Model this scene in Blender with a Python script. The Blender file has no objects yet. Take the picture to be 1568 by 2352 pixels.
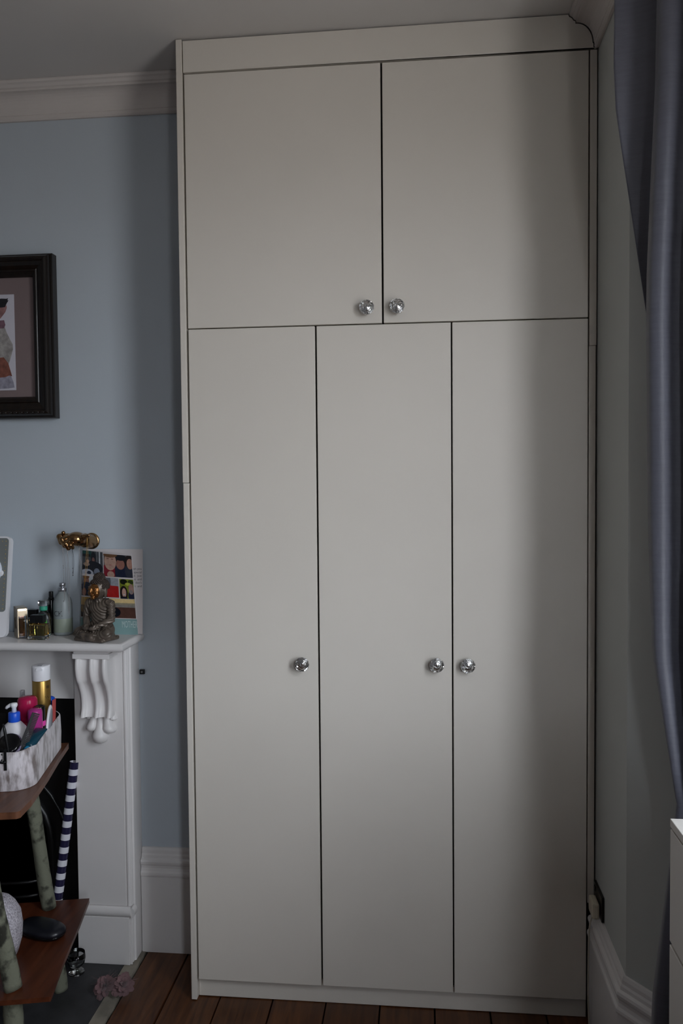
import bpy, bmesh, math, random
from math import sin, cos, pi, radians, sqrt
from mathutils import Vector, Matrix

random.seed(7)
S = bpy.context.scene
C = S.collection

# ------------------------------------------------------------------ camera
cam_d = bpy.data.cameras.new('camera')
cam_d.sensor_fit = 'VERTICAL'; cam_d.sensor_height = 36.0; cam_d.lens = 28.0
cam_d.clip_start = 0.02
cam = bpy.data.objects.new('camera', cam_d); C.objects.link(cam)
def set_cam(loc, yaw, pitch, roll):
    f = Vector((sin(yaw)*cos(pitch), cos(yaw)*cos(pitch), sin(pitch)))
    r0 = Vector((cos(yaw), -sin(yaw), 0)); u0 = r0.cross(f)
    r = r0*cos(roll)+u0*sin(roll); u = u0*cos(roll)-r0*sin(roll)
    m = Matrix((r, u, -f)).transposed().to_4x4(); m.translation = Vector(loc)
    cam.matrix_world = m
set_cam((0.6641, -2.1794, 1.4829), -0.0998, -0.0384, -0.0088)
S.camera = cam

# ------------------------------------------------------------------ world: overcast daylight
w = bpy.data.worlds.new('sky'); S.world = w; w.use_nodes = True
nt = w.node_tree; nt.nodes.clear()
out = nt.nodes.new('ShaderNodeOutputWorld'); bg = nt.nodes.new('ShaderNodeBackground')
tc = nt.nodes.new('ShaderNodeTexCoord'); sx = nt.nodes.new('ShaderNodeSeparateXYZ'); cr = nt.nodes.new('ShaderNodeValToRGB')
mr = nt.nodes.new('ShaderNodeMapRange'); mr.inputs[1].default_value = -1; mr.inputs[2].default_value = 1
nt.links.new(tc.outputs['Generated'], sx.inputs[0]); nt.links.new(sx.outputs['Z'], mr.inputs[0])
nt.links.new(mr.outputs[0], cr.inputs[0])
e = cr.color_ramp.elements
e[0].position = 0.46; e[0].color = (0.34, 0.33, 0.32, 1)
e[1].position = 1.0; e[1].color = (0.88, 0.94, 1.02, 1)
k = e.new(0.53); k.color = (0.84, 0.90, 0.98, 1)
nt.links.new(cr.outputs[0], bg.inputs[0]); bg.inputs[1].default_value = 8.0
nt.links.new(bg.outputs[0], out.inputs[0])

# ------------------------------------------------------------------ exposure
S.view_settings.view_transform = 'Standard'
S.view_settings.look = 'None'
S.view_settings.gamma = 1.0
S.view_settings.use_curve_mapping = False
S.view_settings.exposure = 1.35
S.cycles.max_bounces = 10
S.cycles.diffuse_bounces = 6
S.cycles.transmission_bounces = 10
S.cycles.transparent_max_bounces = 12
S.cycles.sample_clamp_indirect = 10.0
S.cycles.caustics_reflective = False
S.cycles.caustics_refractive = False

# ------------------------------------------------------------------ helpers
def lin(c):
    return tuple(((x/12.92) if x <= 0.04045 else ((x+0.055)/1.055)**2.4) for x in c)
def rgb(r, g, b): return lin((r/255., g/255., b/255.))

def pm(name, col, rough=0.5, metal=0.0, var=0.05, scale=12.0, bump=0.0, bscale=200.0, trans=0.0, ior=1.45,
       coat=0.0, sheen=0.0, stretch=(1, 1, 1), col2=None, spec=None, detail=4.0, contrast=(0.35, 0.65)):
    m = bpy.data.materials.new(name); m.use_nodes = True
    n = m.node_tree.nodes; l = m.node_tree.links
    b = n['Principled BSDF']
    b.inputs['Roughness'].default_value = rough; b.inputs['Metallic'].default_value = metal
    b.inputs['Transmission Weight'].default_value = trans; b.inputs['IOR'].default_value = ior
    b.inputs['Coat Weight'].default_value = coat; b.inputs['Sheen Weight'].default_value = sheen
    if spec is not None: b.inputs['Specular IOR Level'].default_value = spec
    t = n.new('ShaderNodeTexCoord'); mp = n.new('ShaderNodeMapping'); mp.inputs['Scale'].default_value = stretch
    l.new(t.outputs['Object'], mp.inputs[0])
    nz = n.new('ShaderNodeTexNoise'); nz.inputs['Scale'].default_value = scale; nz.inputs['Detail'].default_value = detail
    l.new(mp.outputs[0], nz.inputs['Vector'])
    rp = n.new('ShaderNodeValToRGB')
    rp.color_ramp.elements[0].position = contrast[0]; rp.color_ramp.elements[1].position = contrast[1]
    a = col2 if col2 else tuple(max(0, x*(1-var)) for x in col)
    z = col if col2 else tuple(min(1, x*(1+var)) for x in col)
    rp.color_ramp.elements[0].color = (*a, 1); rp.color_ramp.elements[1].color = (*z, 1)
    l.new(nz.outputs['Fac'], rp.inputs[0]); l.new(rp.outputs[0], b.inputs['Base Color'])
    if bump:
        nb = n.new('ShaderNodeTexNoise'); nb.inputs['Scale'].default_value = bscale; nb.inputs['Detail'].default_value = 3
        l.new(mp.outputs[0], nb.inputs['Vector'])
        bp = n.new('ShaderNodeBump'); bp.inputs['Strength'].default_value = bump; bp.inputs['Distance'].default_value = 0.002
        l.new(nb.outputs['Fac'], bp.inputs['Height']); l.new(bp.outputs[0], b.inputs['Normal'])
    return m

def wood(name, dark, light, axis, rough=0.45, scale=9.0, rand=0.25, bump=0.15):
    m = bpy.data.materials.new(name); m.use_nodes = True
    n = m.node_tree.nodes; l = m.node_tree.links; b = n['Principled BSDF']
    b.inputs['Roughness'].default_value = rough
    t = n.new('ShaderNodeTexCoord'); oi = n.new('ShaderNodeObjectInfo'); mp = n.new('ShaderNodeMapping')
    st = [8, 8, 8]; st[axis] = 0.7
    mp.inputs['Scale'].default_value = st
    va = n.new('ShaderNodeVectorMath'); va.operation = 'ADD'
    ml = n.new('ShaderNodeVectorMath'); ml.operation = 'SCALE'; ml.inputs['Scale'].default_value = 37.0
    cx = n.new('ShaderNodeCombineXYZ')
    for i in range(3): l.new(oi.outputs['Random'], cx.inputs[i])
    l.new(cx.outputs[0], ml.inputs[0]); l.new(t.outputs['Object'], mp.inputs[0])
    l.new(mp.outputs[0], va.inputs[0]); l.new(ml.outputs[0], va.inputs[1])
    nz = n.new('ShaderNodeTexNoise'); nz.inputs['Scale'].default_value = scale; nz.inputs['Detail'].default_value = 6
    nz.inputs['Distortion'].default_value = 0.6
    l.new(va.outputs[0], nz.inputs['Vector'])
    rp = n.new('ShaderNodeValToRGB'); rp.color_ramp.elements[0].position = 0.3; rp.color_ramp.elements[1].position = 0.72
    rp.color_ramp.elements[0].color = (*dark, 1); rp.color_ramp.elements[1].color = (*light, 1)
    l.new(nz.outputs['Fac'], rp.inputs[0])
    hs = n.new('ShaderNodeHueSaturation')
    mr = n.new('ShaderNodeMapRange'); mr.inputs[3].default_value = 1-rand; mr.inputs[4].default_value = 1+rand
    l.new(oi.outputs['Random'], mr.inputs[0]); l.new(mr.outputs[0], hs.inputs['Value'])
    l.new(rp.outputs[0], hs.inputs['Color']); l.new(hs.outputs[0], b.inputs['Base Color'])
    bp = n.new('ShaderNodeBump'); bp.inputs['Strength'].default_value = bump; bp.inputs['Distance'].default_value = 0.002
    l.new(nz.outputs['Fac'], bp.inputs['Height']); l.new(bp.outputs[0], b.inputs['Normal'])
    return m

OFF = {}
def root_of(loc, name, label, cat, group=None, kind=None):
    o = bpy.data.objects.new(name, None); C.objects.link(o); o.location = loc; o.empty_display_size = 0.02
    OFF[o.name] = Vector(loc); tag(o, label, cat, group, kind)
    return o
def tag(o, label=None, cat=None, group=None, kind=None):
    if label: o['label'] = label
    if cat: o['category'] = cat
    if group: o['group'] = group
    if kind: o['kind'] = kind
    return o

class MB:
    """collects shapes (world coordinates), then links them as one mesh object"""
    def __init__(s): s.v = []; s.f = []; s.m = []; s.sm = []
    def add(s, vs, fs, mi=0, smooth=False, M=None):
        b = len(s.v)
        s.v += [tuple(M @ Vector(p)) if M else tuple(p) for p in vs]
        for f in fs: s.f.append(tuple(b+i for i in f)); s.m.append(mi); s.sm.append(smooth)
        return s
    def box(s, x0, x1, y0, y1, z0, z1, mi=0, M=None, bev=0.0):
        if bev > 0:
            bm = bmesh.new(); bmesh.ops.create_cube(bm, size=1.0)
            for q in bm.verts: q.co = Vector(((x0+x1)/2+q.co.x*(x1-x0), (y0+y1)/2+q.co.y*(y1-y0), (z0+z1)/2+q.co.z*(z1-z0)))
            bmesh.ops.bevel(bm, geom=bm.edges[:], offset=bev, segments=2, profile=0.6, affect='EDGES')
            bm.verts.index_update()
            s.add([q.co[:] for q in bm.verts], [[q.index for q in f.verts] for f in bm.faces], mi, False, M); bm.free(); return s
        v = [(x, y, z) for x in (x0, x1) for y in (y0, y1) for z in (z0, z1)]
        return s.add(v, [(0, 1, 3, 2), (4, 6, 7, 5), (0, 4, 5, 1), (2, 3, 7, 6), (0, 2, 6, 4), (1, 5, 7, 3)], mi, False, M)
    def lathe(s, prof, n=32, mi=0, M=None, smooth=True, a0=0, a1=2*pi, caps=True):
        """prof: [(r, z)] bottom to top, about local z"""
        v = []; f = []; full = abs(a1-a0-2*pi) < 1e-6; cnt = n if full else n+1
        for r, z in prof:
            for i in range(cnt):
                a = a0+(a1-a0)*i/n; v.append((r*cos(a), r*sin(a), z))
        for j in range(len(prof)-1):
            for i in range(n):
                i2 = (i+1) % cnt
                f.append((j*cnt+i, j*cnt+i2, (j+1)*cnt+i2, (j+1)*cnt+i))
        if caps and full:
            if prof[0][0] > 1e-6: f.append(tuple(reversed(range(cnt))))
            if prof[-1][0] > 1e-6: f.append(tuple((len(prof)-1)*cnt+i for i in range(cnt)))
        return s.add(v, f, mi, smooth, M)
    def tube(s, pts, r, n=10, mi=0, smooth=True, caps=True):
        pts = [Vector(p) for p in pts]; v = []; f = []
        rs = r if isinstance(r, (list, tuple)) else [r]*len(pts)
        t0 = (pts[1]-pts[0]).normalized()
        up = Vector((0, 0, 1)) if abs(t0.z) < 0.9 else Vector((1, 0, 0))
        nx = t0.cross(up).normalized()
        for i, p in enumerate(pts):
            t = (pts[min(i+1, len(pts)-1)]-pts[max(i-1, 0)]).normalized()
            nx = (nx-t*nx.dot(t)).normalized(); ny = t.cross(nx)
            for k in range(n):
                a = 2*pi*k/n; q = p+(nx*cos(a)+ny*sin(a))*rs[i]; v.append(q[:])
        for i in range(len(pts)-1):
            for k in range(n):
                k2 = (k+1) % n; f.append((i*n+k, i*n+k2, (i+1)*n+k2, (i+1)*n+k))
        if caps: f.append(tuple(reversed(range(n)))); f.append(tuple((len(pts)-1)*n+k for k in range(n)))
        return s.add(v, f, mi, smooth)
    def ell(s, c, r, n=20, m=12, mi=0, M=None):
        v = [(c[0], c[1], c[2]-r[2])]; f = []
        for j in range(1, m):
            a = -pi/2+pi*j/m
            for i in range(n):
                b = 2*pi*i/n; v.append((c[0]+r[0]*cos(a)*cos(b), c[1]+r[1]*cos(a)*sin(b), c[2]+r[2]*sin(a)))
        v.append((c[0], c[1], c[2]+r[2])); L = len(v)-1
        for i in range(n): f.append((0, 1+(i+1) % n, 1+i)); f.append((L, L-n+i, L-n+(i+1) % n))
        for j in range(m-2):
            for i in range(n): f.append((1+j*n+i, 1+j*n+(i+1) % n, 1+(j+1)*n+(i+1) % n, 1+(j+1)*n+i))
        return s.add(v, f, mi, True, M)
    def prism(s, poly, axis, a, b, mi=0, M=None, smooth=False):
        """poly: 2-D outline; axis 0/1/2 is the extrusion axis, a..b its range"""
        def P(p, t):
            if axis == 0: return (t, p[0], p[1])
            if axis == 1: return (p[0], t, p[1])
            return (p[0], p[1], t)
        n = len(poly); v = [P(p, a) for p in poly]+[P(p, b) for p in poly]
        s.add(v, [(i, (i+1) % n, n+(i+1) % n, n+i) for i in range(n)], mi, smooth, M)
        s.add(v, [tuple(reversed(range(n))), tuple(range(n, 2*n))], mi, False, M); return s
    def grid(s, fn, nu, nv, mi=0, smooth=True, M=None, wrap=False):
        v = [fn(i/(nu-1 if not wrap else nu), j/(nv-1)) for j in range(nv) for i in range(nu)]; f = []
        for j in range(nv-1):
            for i in range(nu if wrap else nu-1):
                i2 = (i+1) % nu; f.append((j*nu+i, j*nu+i2, (j+1)*nu+i2, (j+1)*nu+i))
        return s.add(v, f, mi, smooth, M)
    def mesh(s, name, mats, off=Vector((0, 0, 0)), fix=True):
        me = bpy.data.meshes.new(name)
        me.from_pydata([tuple(Vector(p)-off) for p in s.v], [], s.f)
        for m in (mats if isinstance(mats, (list, tuple)) else [mats]): me.materials.append(m)
        me.polygons.foreach_set('material_index', s.m); me.polygons.foreach_set('use_smooth', s.sm)
        if fix:
            bm = bmesh.new(); bm.from_mesh(me); bmesh.ops.recalc_face_normals(bm, faces=bm.faces[:]); bm.to_mesh(me); bm.free()
        me.update(); return me
    def build(s, name, mats, parent=None, bevel=0.0, label=None, fix=True, sub=0, solid=0.0, loc=None):
        off = OFF[parent.name] if parent else (Vector(loc) if loc else Vector((0, 0, 0)))
        o = bpy.data.objects.new(name, s.mesh(name, mats, off, fix)); C.objects.link(o)
        OFF[o.name] = off
        if parent: o.parent = parent
        elif loc: o.location = loc
        if solid:
            d = o.modifiers.new('thickness', 'SOLIDIFY'); d.thickness = solid; d.offset = 0
        if bevel:
            d = o.modifiers.new('edge', 'BEVEL'); d.width = bevel; d.segments = 2; d.limit_method = 'ANGLE'; d.angle_limit = radians(40)
        if sub:
            d = o.modifiers.new('round', 'SUBSURF'); d.levels = sub; d.render_levels = sub
        if label: o['label'] = label
        return o

def struct(o): o['kind'] = 'structure'; return o
def inst(src, name, parent, loc):
    """another object on the same mesh data"""
    o = bpy.data.objects.new(name, src.data); C.objects.link(o); o.parent = parent; o.location = loc; OFF[o.name] = OFF[parent.name]
    return o

def remesh(mb, voxel, smooth_it=4, disp=None):
    """fuse overlapping blobs into one continuous surface, return an MB"""
    me = mb.mesh('tmp', [], fix=False); o = bpy.data.objects.new('tmp', me); C.objects.link(o)
    r = o.modifiers.new('r', 'REMESH'); r.mode = 'VOXEL'; r.voxel_size = voxel
    sm = o.modifiers.new('s', 'SMOOTH'); sm.factor = 0.5; sm.iterations = smooth_it
    dg = bpy.context.evaluated_depsgraph_get(); ev = o.evaluated_get(dg); m2 = bpy.data.meshes.new_from_object(ev)
    R = MB(); vs = [q.co.copy() for q in m2.vertices]
    if disp:
        ns = [q.normal.copy() for q in m2.vertices]
        vs = [p+nn*disp(p, nn) for p, nn in zip(vs, ns)]
    R.add([p[:] for p in vs], [tuple(p.vertices) for p in m2.polygons], 0, True)
    bpy.data.objects.remove(o); bpy.data.meshes.remove(me); bpy.data.meshes.remove(m2)
    return R

def capsule(mb, a, b, ra, rb, n=14):
    a = Vector(a); b = Vector(b); d = b-a; L = d.length
    q = Vector((0, 0, 1)).rotation_difference(d.normalized()).to_matrix().to_4x4(); q.translation = a
    pr = [(ra*sin(t*pi/12), -ra*cos(t*pi/12)) for t in range(0, 7)]
    pr += [(rb*cos(t*pi/12), L+rb*sin(t*pi/12)) for t in range(0, 7)]
    pr[0] = (1e-5, pr[0][1]); pr[-1] = (1e-5, pr[-1][1])
    mb.lathe(pr, n, 0, q)

def rmat(loc, rz=0, rx=0, ry=0):
    m = Matrix.Rotation(rz, 4, 'Z') @ Matrix.Rotation(ry, 4, 'Y') @ Matrix.Rotation(rx, 4, 'X'); m.translation = Vector(loc); return m

def text_mb(body, size, M, sx=1.0, align='LEFT', depth=0.0002):
    cu = bpy.data.curves.new('t', 'FONT'); cu.body = body; cu.size = size; cu.align_x = align; cu.extrude = depth
    cu.resolution_u = 3
    o = bpy.data.objects.new('t', cu); C.objects.link(o)
    dg = bpy.context.evaluated_depsgraph_get(); me = bpy.data.meshes.new_from_object(o.evaluated_get(dg))
    R = MB(); R.add([(q.co.x*sx, q.co.y, q.co.z) for q in me.vertices], [tuple(p.vertices) for p in me.polygons], 0, False, M)
    bpy.data.objects.remove(o); bpy.data.curves.remove(cu); bpy.data.meshes.remove(me)
    return R

def sweep(mb, path, prof, mi=0):
    """sweep a profile (offset to the LEFT of the path, z) along a plan path with mitred corners"""
    P = [Vector((p[0], p[1])) for p in path]; n = len(P); rows = []
    for i in range(n):
        def nrm(a, b):
            d = (b-a).normalized(); return Vector((-d.y, d.x))
        if i == 0: m = nrm(P[0], P[1])
        elif i == n-1: m = nrm(P[-2], P[-1])
        else:
            n1 = nrm(P[i-1], P[i]); n2 = nrm(P[i], P[i+1]); m = (n1+n2); m = m/(m.dot(n1))
        rows.append([(P[i].x+m.x*d, P[i].y+m.y*d, z) for d, z in prof])
    k = len(prof); v = [p for r in rows for p in r]; f = []
    for i in range(n-1):
        for j in range(k):
            j2 = (j+1) % k; f.append((i*k+j, i*k+j2, (i+1)*k+j2, (i+1)*k+j))
    f.append(tuple(range(k))); f.append(tuple((n-1)*k+j for j in reversed(range(k))))
    mb.add(v, f, mi, False)

# ------------------------------------------------------------------ materials
M_ward = pm('wardrobe_paint', rgb(215, 209, 200), 0.42, var=0.015, scale=3, bump=0.06, bscale=450)
M_white = pm('white_gloss_paint', rgb(216, 213, 212), 0.38, var=0.02, scale=5, bump=0.05, bscale=120)
M_wall = pm('pale_blue_wall_paint', rgb(184, 193, 201), 0.75, var=0.02, scale=2.5, bump=0.08, bscale=300)
M_wallr = pm('pale_grey_green_wall_paint', rgb(186, 189, 186), 0.75, var=0.02, scale=2.5, bump=0.08, bscale=300)
M_ceil = pm('ceiling_paint', rgb(206, 203, 200), 0.85, var=0.02, scale=2, bump=0.05, bscale=200)
M_cornice = pm('cornice_paint', rgb(205, 199, 195), 0.7, var=0.02, scale=6, bump=0.06, bscale=160)
M_floor = wood('stained_floorboards', rgb(60, 31, 13), rgb(98, 58, 28), 1, 0.42)
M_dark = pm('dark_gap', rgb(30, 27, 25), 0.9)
M_chrome = pm('chrome', (0.75, 0.75, 0.76), 0.12, 1.0, var=0.02)
M_crystal = pm('crystal', (1, 1, 1), 0.0, trans=1.0, ior=1.55, var=0)
M_glass = pm('clear_glass', (0.96, 0.98, 0.97), 0.02, trans=1.0, ior=1.45, var=0)
M_gold = pm('polished_gold', rgb(160, 126, 88), 0.2, 1.0, var=0.05, scale=30)
M_black = pm('black_plastic', rgb(16, 16, 18), 0.35, var=0.1)
M_blackgloss = pm('black_gloss', rgb(12, 12, 15), 0.14, var=0.1)
M_iron = pm('black_cast_iron', rgb(14, 14, 15), 0.38, var=0.2, scale=40, bump=0.2, bscale=90)
M_whitepl = pm('white_plastic', rgb(226, 226, 230), 0.35, var=0.01)

# ------------------------------------------------------------------ the room
H = 2.70; D = 0.2316; W = 1.131
P0 = (W, -0.318); P1 = (1.55, -0.855); P2 = (1.55, -2.45); P3 = (W, -3.20)
XL = -3.4; YR = -4.8
SILL, HEAD = 0.80, 2.46

# floor: dark slab and boards
TH = 0.10
PLAN = [(XL-.12, YR-.12), (W+TH, YR-.12), (W+TH, P3[1]-.06), (P2[0]+TH, P2[1]-.03), (P1[0]+TH, P1[1]+.03), (W+TH, P0[1]+.06), (W+TH, 0.75), (XL-.12, 0.75)]
slab = struct(MB().prism(PLAN, 2, -0.12, -0.024).build('floor', M_dark))
bx = -0.2265; bw = 0.1535
bmesh_cache = {}
def board(x, y0, y1, wd=bw, dz=0.0):
    key = (round(y0, 3), round(y1, 3), round(wd, 4))
    if key not in bmesh_cache:
        b = MB().box(0, wd-0.0045, y0, y1, -0.0235, 0, bev=0.0012)
        bmesh_cache[key] = b.mesh('floorboard', M_floor)
    o = bpy.data.objects.new('floorboard', bmesh_cache[key]); C.objects.link(o); o.parent = slab
    o.location = (x+0.00225, 0, dz); OFF[o.name] = Vector((0, 0, 0)); return o
for i in range(-18, 16):
    x = bx+i*bw
    if x < XL or x+bw > 1.75: continue
    dz = -0.0006*((i*7) % 4)
    if x+bw < -0.21 and x > -1.65: board(x, YR, -0.306, bw, dz)
    elif x < -0.205 < x+bw:
        board(x, YR, -0.306, bw, dz); board(-0.2045, -0.302, D-0.002, x+bw+0.2045, dz)
    elif x < P0[0]-0.01: 
        y1 = D-0.002 if x < 0 else 0.57
        board(x, YR, y1, min(bw, W-x-.002) if x+bw > W and False else bw, dz)
    else: board(x, YR, -0.05 if x < 1.15 else -0.4, bw, dz)

# back wall (chimney breast left of the wardrobe, alcove behind it)
b = MB(); b.box(XL-.1, -0.0008, D, 0.75, -0.02, H); b.box(-0.0008, W+0.1, 0.60, 0.75, -0.02, H)
struct(b.build('wall_back', M_wall))
struct(MB().box(XL-.12, XL, YR, D, -0.02, H).build('wall_left', M_wall))
struct(MB().box(XL-.12, W+TH, YR-.12, YR, -0.02, H).build('wall_front', M_wall))
struct(MB().prism(PLAN, 2, H, H+0.10).build('ceiling', M_ceil))

# right wall with the canted bay and its three window openings
def wall_seg(mb, a, b, hole=None, e0=0.0, e1=0.0):
    a = Vector(a); b = Vector(b); d = (b-a); L = d.length; d.normalize()
    nn = Vector((-d.y, d.x))           # outward
    m = Matrix(((d.x, nn.x, 0, a.x), (d.y, nn.y, 0, a.y), (0, 0, 1, 0), (0, 0, 0, 1)))
    if not hole: mb.box(0-e0, L+e1, 0, TH, -0.02, H, 0, m); return m, L
    h0, h1 = hole
    mb.box(-e0, h0, 0, TH, -0.02, H, 0, m); mb.box(h1, L+e1, 0, TH, -0.02, H, 0, m)
    mb.box(h0, h1, 0, TH, -0.02, SILL, 0, m); mb.box(h0, h1, 0, TH, HEAD, H, 0, m)
    return m, L
b = MB()
wall_seg(b, (W, 0.60), P0, e1=0)
m1, L1 = wall_seg(b, P0, P1, e1=0.06)
m2, L2 = wall_seg(b, P1, P2, (0.34, 1.03), e0=0.0, e1=0.06)
m3, L3 = wall_seg(b, P2, P3, (0.45, 0.82), e1=0.0)
wall_seg(b, P3, (W, YR), e0=0.0)
struct(b.build('wall_right', M_wallr))

M_pane = bpy.data.materials.new('window_pane'); M_pane.use_nodes = True
n_ = M_pane.node_tree.nodes; l_ = M_pane.node_tree.links; n_.clear()
o_ = n_.new('ShaderNodeOutputMaterial'); mx = n_.new('ShaderNodeMixShader'); tr = n_.new('ShaderNodeBsdfTransparent')
gl = n_.new('ShaderNodeBsdfGlossy'); gl.inputs['Roughness'].default_value = 0.02; fr = n_.new('ShaderNodeFresnel')
tr.inputs[0].default_value = (0.94, 0.94, 0.94, 1)
ge = n_.new('ShaderNodeNewGeometry'); sb = n_.new('ShaderNodeMath'); sb.operation = 'SUBTRACT'; sb.use_clamp = True
l_.new(fr.outputs[0], sb.inputs[0]); l_.new(ge.outputs['Backfacing'], sb.inputs[1]); l_.new(sb.outputs[0], mx.inputs[0]); l_.new(tr.outputs[0], mx.inputs[1]); l_.new(gl.outputs[0], mx.inputs[2]); l_.new(mx.outputs[0], o_.inputs[0])

def window(name, m, h0, h1):
    f = MB(); fw = 0.045; y0, y1 = 0.045, 0.085
    f.box(h0, h0+fw, y0, y1, SILL, HEAD, 0, m); f.box(h1-fw, h1, y0, y1, SILL, HEAD, 0, m)
    f.box(h0+fw, h1-fw, y0, y1, SILL, SILL+fw, 0, m); f.box(h0+fw, h1-fw, y0, y1, HEAD-fw, HEAD, 0, m)
    zm = (SILL+HEAD)/2; f.box(h0+fw, h1-fw, y0-0.015, y1, zm-0.02, zm+0.02, 0, m)
    o = struct(f.build(name, M_white))
    sl = MB().box(h0-0.03, h1+0.03, -0.05, 0.05, SILL-0.03, SILL-0.0005, 0, m).build('sill', M_white, o, bevel=0.004)
    for za, zb in ((SILL+fw, zm-0.02), (zm+0.02, HEAD-fw)):
        MB().box(h0+fw, h1-fw, 0.063, 0.067, za, zb, 0, m).build('pane', M_pane, o)
    # portal so that the sky through this window is sampled well
    ld = bpy.data.lights.new('daylight_portal', 'AREA'); ld.shape = 'RECTANGLE'; ld.size = h1-h0; ld.size_y = HEAD-SILL
    ld.cycles.is_portal = True
    lo = bpy.data.objects.new('daylight_portal', ld); C.objects.link(lo)
    ctr = m @ Vector(((h0+h1)/2, 0.14, (SILL+HEAD)/2)); inward = -(m.to_3x3() @ Vector((0, 1, 0)))
    zq = -inward; xq = Vector((0, 0, 1)).cross(zq).normalized(); yq = zq.cross(xq)
    mm = Matrix((xq, yq, zq)).transposed().to_4x4(); mm.translation = ctr; lo.matrix_world = mm
window('window_1', m2, 0.34, 1.03); window('window_2', m3, 0.45, 0.82)

# cornice and skirting
cov = [(0.014+0.041*(1-cos(t*pi/16)), H-0.078+0.052*sin(t*pi/16)) for t in range(0, 9)]
corn = [(0.0005, H-0.0005), (0.0005, H-0.093), (0.008, H-0.093), (0.012, H-0.089), (0.012, H-0.079)]+cov + \
       [(0.058, H-0.026), (0.058, H-0.020), (0.063, H-0.018), (0.068, H-0.011), (0.074, H-0.008), (0.076, H-0.004), (0.076, H-0.0005)]
b = MB(); sweep(b, [(-0.001, D), (XL+.001, D)], corn); struct(b.build('trim_1', M_cornice))
b = MB(); sweep(b, [(W, YR+.001), P3, P2, P1, P0, (W, -0.0015)], corn); struct(b.build('trim_2', M_cornice))
skp = [(0.0005, 0.0005), (0.020, 0.0005), (0.020, 0.243), (0.0235, 0.246), (0.0245, 0.251), (0.0235, 0.257), (0.019, 0.262), (0.017, 0.270), (0.018, 0.278),
       (0.0215, 0.284), (0.0225, 0.291), (0.0205, 0.297), (0.014, 0.301), (0.013, 0.309), (0.010, 0.314), (0.009, 0.323), (0.006, 0.331), (0.0005, 0.332)]
b = MB(); sweep(b, [(-0.0015, D), (-0.2205, D)], skp); struct(b.build('baseboard_back', M_white))
b = MB(); sweep(b, [(W, YR+.001), P3, P2, P1, P0, (W, -0.002)], skp); struct(b.build('baseboard_right', M_white))
b = MB(); sweep(b, [(-1.605, D), (XL+.001, D), (XL+.001, YR)], skp); struct(b.build('baseboard_left', M_white))

# ------------------------------------------------------------------ wardrobe
ward = root_of((0.56, 0.1, 0), 'wardrobe', 'tall off-white built-in wardrobe with five plain doors and crystal knobs', 'wardrobe')
MB().box(0.0015, 0.0175, -0.003, 0.229, 0.0005, 1.4815).build('side_panel', M_ward, ward, bevel=0.0012)
MB().box(0.0, 0.0165, -0.0025, 0.229, 1.4825, 2.6975).build('side_panel', M_ward, ward, bevel=0.0012)
fz = [(0.0195, 2.6935), (0.0195, 2.609)] + [(1.128, 2.6085)]
prof = [(W-d-0.002, z-0.0015) for d, z in corn[2:] if z < H-0.006]
fz = [(0.0195, 2.609), (1.1285, 2.6085)] + [p for p in prof if p[0] < 1.1285] + [(1.0525, 2.6965), (0.0195, 2.6935)]
MB().prism(fz, 1, 0.0, 0.018).build('frieze_panel', M_ward, ward, bevel=0.0008)
MB().box(1.1095, 1.1275, 0.002, 0.02, 1.838, 2.6045).build('filler_strip', M_ward, ward, bevel=0.0008)
MB().box(1.1088, 1.1262, 0.0025, 0.02, 0.33, 1.837).build('filler_strip', M_ward, ward, bevel=0.0008)
MB().box(0.0182, 1.1085, 0.017, 0.035, 0.001, 0.0655).build('plinth', M_ward, ward, bevel=0.0008)
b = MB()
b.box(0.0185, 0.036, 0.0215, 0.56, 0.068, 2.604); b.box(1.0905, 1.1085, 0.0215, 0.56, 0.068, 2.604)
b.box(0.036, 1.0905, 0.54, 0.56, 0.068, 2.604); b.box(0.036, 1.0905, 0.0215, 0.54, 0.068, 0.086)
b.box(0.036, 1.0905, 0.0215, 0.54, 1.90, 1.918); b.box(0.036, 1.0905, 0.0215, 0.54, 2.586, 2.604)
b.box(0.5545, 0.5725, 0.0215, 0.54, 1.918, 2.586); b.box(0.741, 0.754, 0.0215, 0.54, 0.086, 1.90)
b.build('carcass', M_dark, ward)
# crystal knob: faceted glass on a chrome rosette, axis towards -y
def knob_mesh():
    Mk = rmat((0, 0, 0), 0, radians(90))
    g = MB()
    n = 12; v = []; f = []
    rings = [(0.0075, 0.008, 0), (0.0175, 0.0155, 0), (0.0203, 0.0205, .5), (0.0185, 0.0265, 0), (0.0135, 0.0315, .5), (0.0085, 0.0335, 0)]
    for r, z, ph in rings:
        for i in range(n): a = 2*pi*(i+ph)/n; v.append((r*cos(a), r*sin(a), z))
    for j in range(len(rings)-1):
        p0, p1 = rings[j][2], rings[j+1][2]
        for i in range(n):
            i2 = (i+1) % n; A, B, C_, D_ = j*n+i, j*n+i2, (j+1)*n+i, (j+1)*n+i2
            if p0 == p1: f += [(A, B, D_, C_)]
            elif p1 > p0: f += [(A, B, C_), (B, D_, C_)]
            else: f += [(A, D_, C_), (A, B, D_)]
    f.append(tuple(reversed(range(n)))); f.append(tuple((len(rings)-1)*n+i for i in range(n)))
    g.add(v, f, 0, False, Mk); gm = g.mesh('knob', M_crystal)
    c = MB(); c.lathe([(0.0115, 0.0), (0.0115, 0.0015), (0.0085, 0.003), (0.006, 0.005), (0.0072, 0.0078), (0.0072, 0.0079)], 24, 0, Mk)
    c.lathe([(0.0068, 0.0081), (0.0068, 0.0095), (0.001, 0.0098)], 16, 0, Mk)
    return gm, c.mesh('knob_base', M_chrome)
KM, KB = knob_mesh()
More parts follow.
